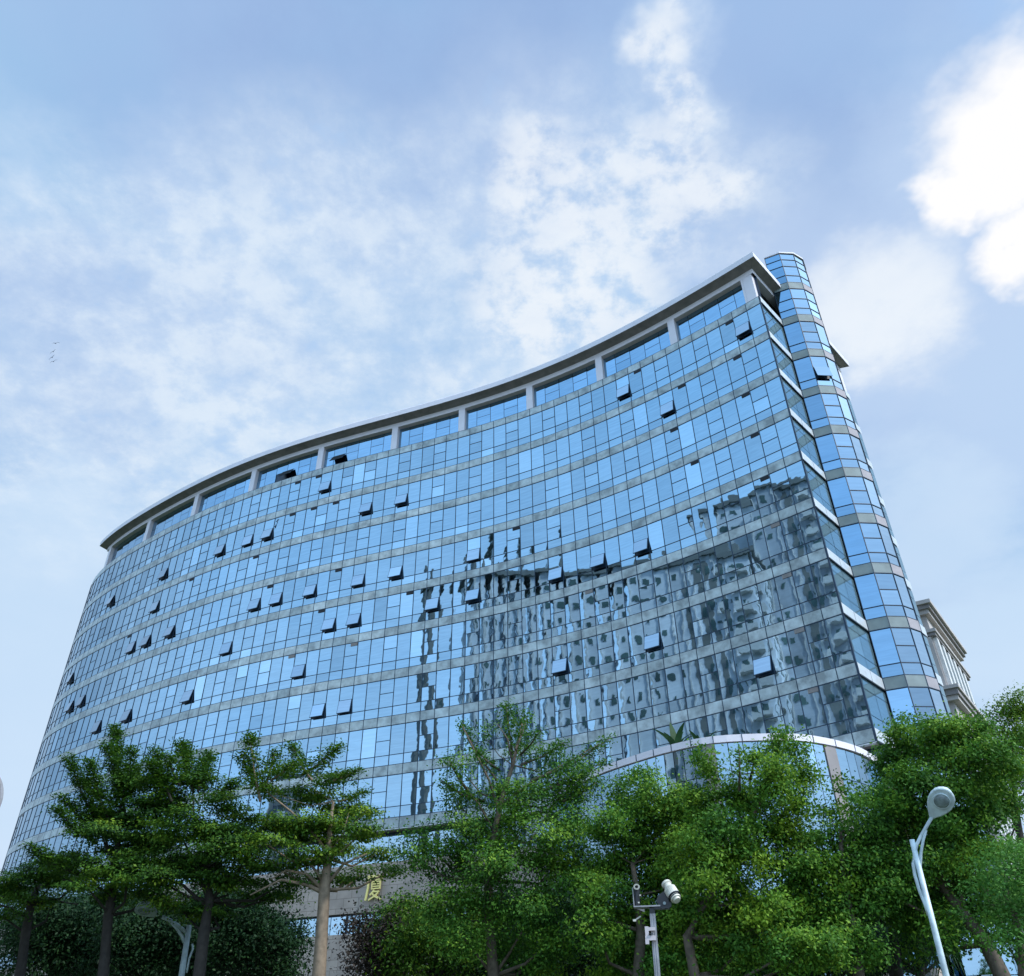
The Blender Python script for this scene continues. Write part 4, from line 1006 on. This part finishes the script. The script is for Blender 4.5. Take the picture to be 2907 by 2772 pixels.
lamp('dull grey-green street lamp half hidden under the left trees', 25, Z7, [(1168, 625), (1058, 1338)],
     [([(785, 510), (900, 560), (1020, 640), (1150, 745)], .045), ([(925, 590), (1010, 690), (1065, 780), (1105, 885)], .04)],
     [(705, 505, 0), (440, 360, -.3), .5, 2.6], M['lamp_grey'], extra=[(1210, 885), (1218, 960), (1170, 1080), (1150, 1180), (1128, 1290)])

# round pale sign whose rim enters at the left edge
def round_sign():
    p = at(-76, 1534, 11.0); root = empty('round_sign', (p.x-.1, p.y+.12, 0), 'round pale grey disc sign cut off by the left edge of the photo', 'sign')
    d = Vector((0, 0, EYE))-p; d.normalize(); a = d.cross(Vector((0, 0, 1))).normalized(); b_ = d.cross(a); R = 71*mpp(p)
    mb = MB(); n = 48; f = lambda r, h: [p+(a*math.cos(2*math.pi*k/n)+b_*math.sin(2*math.pi*k/n))*r+d*h for k in range(n)]
    mb.prism(f(R, -.02), f(R, .01), cap=True); mb.prism(f(R, .01), f(R*.94, .02), cap=True); mb.build('disc', M['pole_grey'], root)
    mb = MB(); mb.tube([Vector((p.x-.1, p.y+.12, 0)), Vector((p.x-.1, p.y+.12, p.z+R*.8))], .035, 10); mb.build('pole', M['pole_grey'], root)
round_sign()

# ------------------------------------------------------------------ camera pole
def camera_pole():
    d = 15.0; Z = (1700, 2400, .1983); P = lambda x, y, dd=0: at(x, y, d+dd, Z); s = mpp(P(770, 1000))*.1983/DS
    top = P(768, 985); low = P(782, 1876); g = Vector((low.x+.02, low.y, 0))
    root = empty('camera_pole', g, 'grey square pole carrying a mounting plate in front of the dark trees', 'camera pole')
    rt = Vector(CR); up = Vector((0, 0, 1)); fw = Vector((top.x, top.y, 0)).normalized(); rt = Vector((fw.y, -fw.x, 0))
    mb = MB(); w = 42*s
    l0 = [g+rt*a*w+fw*b_*w for a, b_ in ((-1, -1), (1, -1), (1, 1), (-1, 1))]; l1 = [top+rt*a*w*.95+fw*b_*w for a, b_ in ((-1, -1), (1, -1), (1, 1), (-1, 1))]
    l0 = [Vector((q.x, q.y, 0)) for q in l0]; mb.prism(l0, l1)
    for a in (-.35, .35): mb.tube([Vector((g.x, g.y, 0))+rt*a*w-fw*w, top+rt*a*w*.95-fw*w], .008, 5)
    mb.build('pole', M['pole_grey'], root)
    mb = MB(); c = P(765, 945); mb.box(c, rt*w*.9, fw*w*.9, up*48*s*.9); mb.build('pole_cap', M['black'], root)
    mb = MB(); c = P(690, 884); mb.box(c, rt*190*s, fw*.09, up*9*s); mb.build('mounting_plate', M['pole_grey'], root)
    mb = MB(); mb.box(P(900, 905), rt*110*s, fw*.07, up*10*s); mb.build('mounting_arm', M['black'], root)
    for (x, y, ww, hh) in ((737, 1200, 72, 22), (742, 1330, 74, 30), (690, 1250, 26, 75), (694, 1385, 26, 30)):
        mb = MB(); mb.box(P(x, y, -.09), rt*ww*s, fw*.02, up*hh*s); mb.build('clamp', M['clamp'], root)
    mb = MB(); mb.box(P(745, 1268, -.12), rt*28*s, fw*.012, up*5*s); mb.build('clamp_bolt', M['black'], root)
    # small bracket under the plate
    mb = MB(); mb.tube([P(600, 1020), P(540, 1060), P(510, 1085)], .012, 6); mb.box(P(512, 1078), rt*22*s, fw*.03, up*14*s); mb.build('small_floodlight', M['cam_white'], root)
    mb = MB(); mb.face([P(545, 912), P(655, 915), P(655, 958)]); mb.face([P(545, 912, .02), P(655, 958, .02), P(655, 915, .02)]); mb.build('gusset', M['clamp'], root)
    # bullet camera pointing at the viewer
    r2 = empty('bullet_camera', P(540, 870), 'slim dark camera with a white ring lens, standing upright on the left of the plate', 'security camera')
    a, b_ = P(540, 600), P(548, 868)
    mb = MB(); mb.tube([b_, a], 46*s, 16); mb.build('body', M['black'], r2, smooth=False)
    mb = MB(); n = 24; cc = P(540, 595, -.09); vd = (Vector((0, 0, EYE))-cc).normalized(); e1 = vd.cross(up).normalized(); e2 = vd.cross(e1)
    ring = lambda r, h: [cc+(e1*math.cos(2*math.pi*k/n)+e2*math.sin(2*math.pi*k/n)*.85)*r+vd*h for k in range(n)]
    mb.prism(ring(46*s, -.02), ring(46*s, .02), cap=False); mb.prism(ring(46*s, .02), ring(24*s, .02), cap=False); mb.prism(ring(24*s, .02), ring(22*s, -.02), cap=False); mb.build('lens_ring', M['cam_white'], r2)
    mb = MB(); mb.face(ring(24*s, -.005)); mb.build('lens', M['black'], r2)
    mb = MB(); mb.box(P(494, 740, -.06), rt*6*s, fw*.01, up*125*s); mb.build('side_rail', M['pole_grey'], r2)
    for (x, y) in ((592, 718), (572, 822)):
        mb = MB(); mb.box(P(x, y, -.08), rt*12*s, fw*.012, up*9*s); mb.build('bolt', M['cam_white'], r2)
    # large weatherproof camera
    r3 = empty('turret_camera', P(930, 880), 'large white barrel camera tilted down to the right on a black yoke', 'security camera')
    A, B = P(960, 545, .05), P(1120, 790, -.12); ax = (B-A).normalized(); L = (B-A).length
    mb = MB(); mb.tube([A, A+ax*L*.10, A+ax*L*.14, A+ax*L*.3, A+ax*L*.34], [72*s, 76*s, 60*s, 62*s, 78*s], 20)
    mb.tube([A+ax*L*.34, A+ax*L*.36, A+ax*L*.74, A+ax*L*.76], [78*s, 92*s, 92*s, 84*s], 20); mb.build('body', M['cam_white'], r3, smooth=False)
    mb = MB(); mb.tube([A+ax*L*.745, A+ax*L*.80], [97*s, 97*s], 20); mb.tube([A+ax*L*.83, A+ax*L*.86], [84*s, 84*s], 20); mb.build('gasket', M['black'], r3)
    mb = MB(); mb.tube([A+ax*L*.80, A+ax*L*.93], [80*s, 76*s], 20); mb.tube([A+ax*L*.93, A+ax*L*1.02], [60*s, 50*s], 20); mb.build('lens_hood', M['cam_white'], r3)
    mb = MB()
    pts = [(820, 800), (850, 715), (930, 660), (1010, 690), (1040, 800), (1040, 880), (960, 920), (880, 890)]
    l0 = [P(x, y, -.03) for x, y in pts]; l1 = [P(x, y, .09) for x, y in pts]; mb.prism(l0, l1); mb.build('yoke', M['black'], r3)
    mb = MB(); mb.tube([P(940, 830, -.06), P(940, 830, -.03)], 22*s, 10); mb.build('yoke_bolt', M['lamp_grey'], r3)
camera_pole()

# ------------------------------------------------------------------ birds
for k, (x, y, a, lab) in enumerate([(158, 975.5, .2, 'topmost of four tiny dark birds in the left sky'), (151, 999, .9, 'second of four tiny birds in the left sky, faintest one'), (148, 1015, 1.0, 'third of four tiny birds from the top, darkest one'), (152, 1027, .6, 'lowest of four tiny dark birds in the left sky')]):
    p = at(x/DS, y/DS, 75); root = empty('bird', p, lab, 'bird', 'birds in the left sky')
    w = Vector((math.cos(a), 0, math.sin(a))); f = Vector((-math.sin(a), .5, math.cos(a))).normalized()
    mb = MB(); mb.tube([p-f*.16, p-f*.02, p+f*.12, p+f*.18], [.01, .045, .035, .008], 6)
    mb.build('body', M['bird'], root)
    for s_ in (-1, 1):
        mb = MB(); m_ = p+w*s_*.2+Vector((0, -.05, .06)); t_ = p+w*s_*.42+Vector((0, .02, -.02))
        for o in (0, .012): mb.face([p+f*.07+Vector((0, 0, o)), m_+f*.05+Vector((0, 0, o)), t_+Vector((0, 0, o)), m_-f*.05+Vector((0, 0, o)), p-f*.05+Vector((0, 0, o))])
        mb.build('wing', M['bird'], root)
bpy.context.view_layer.update()
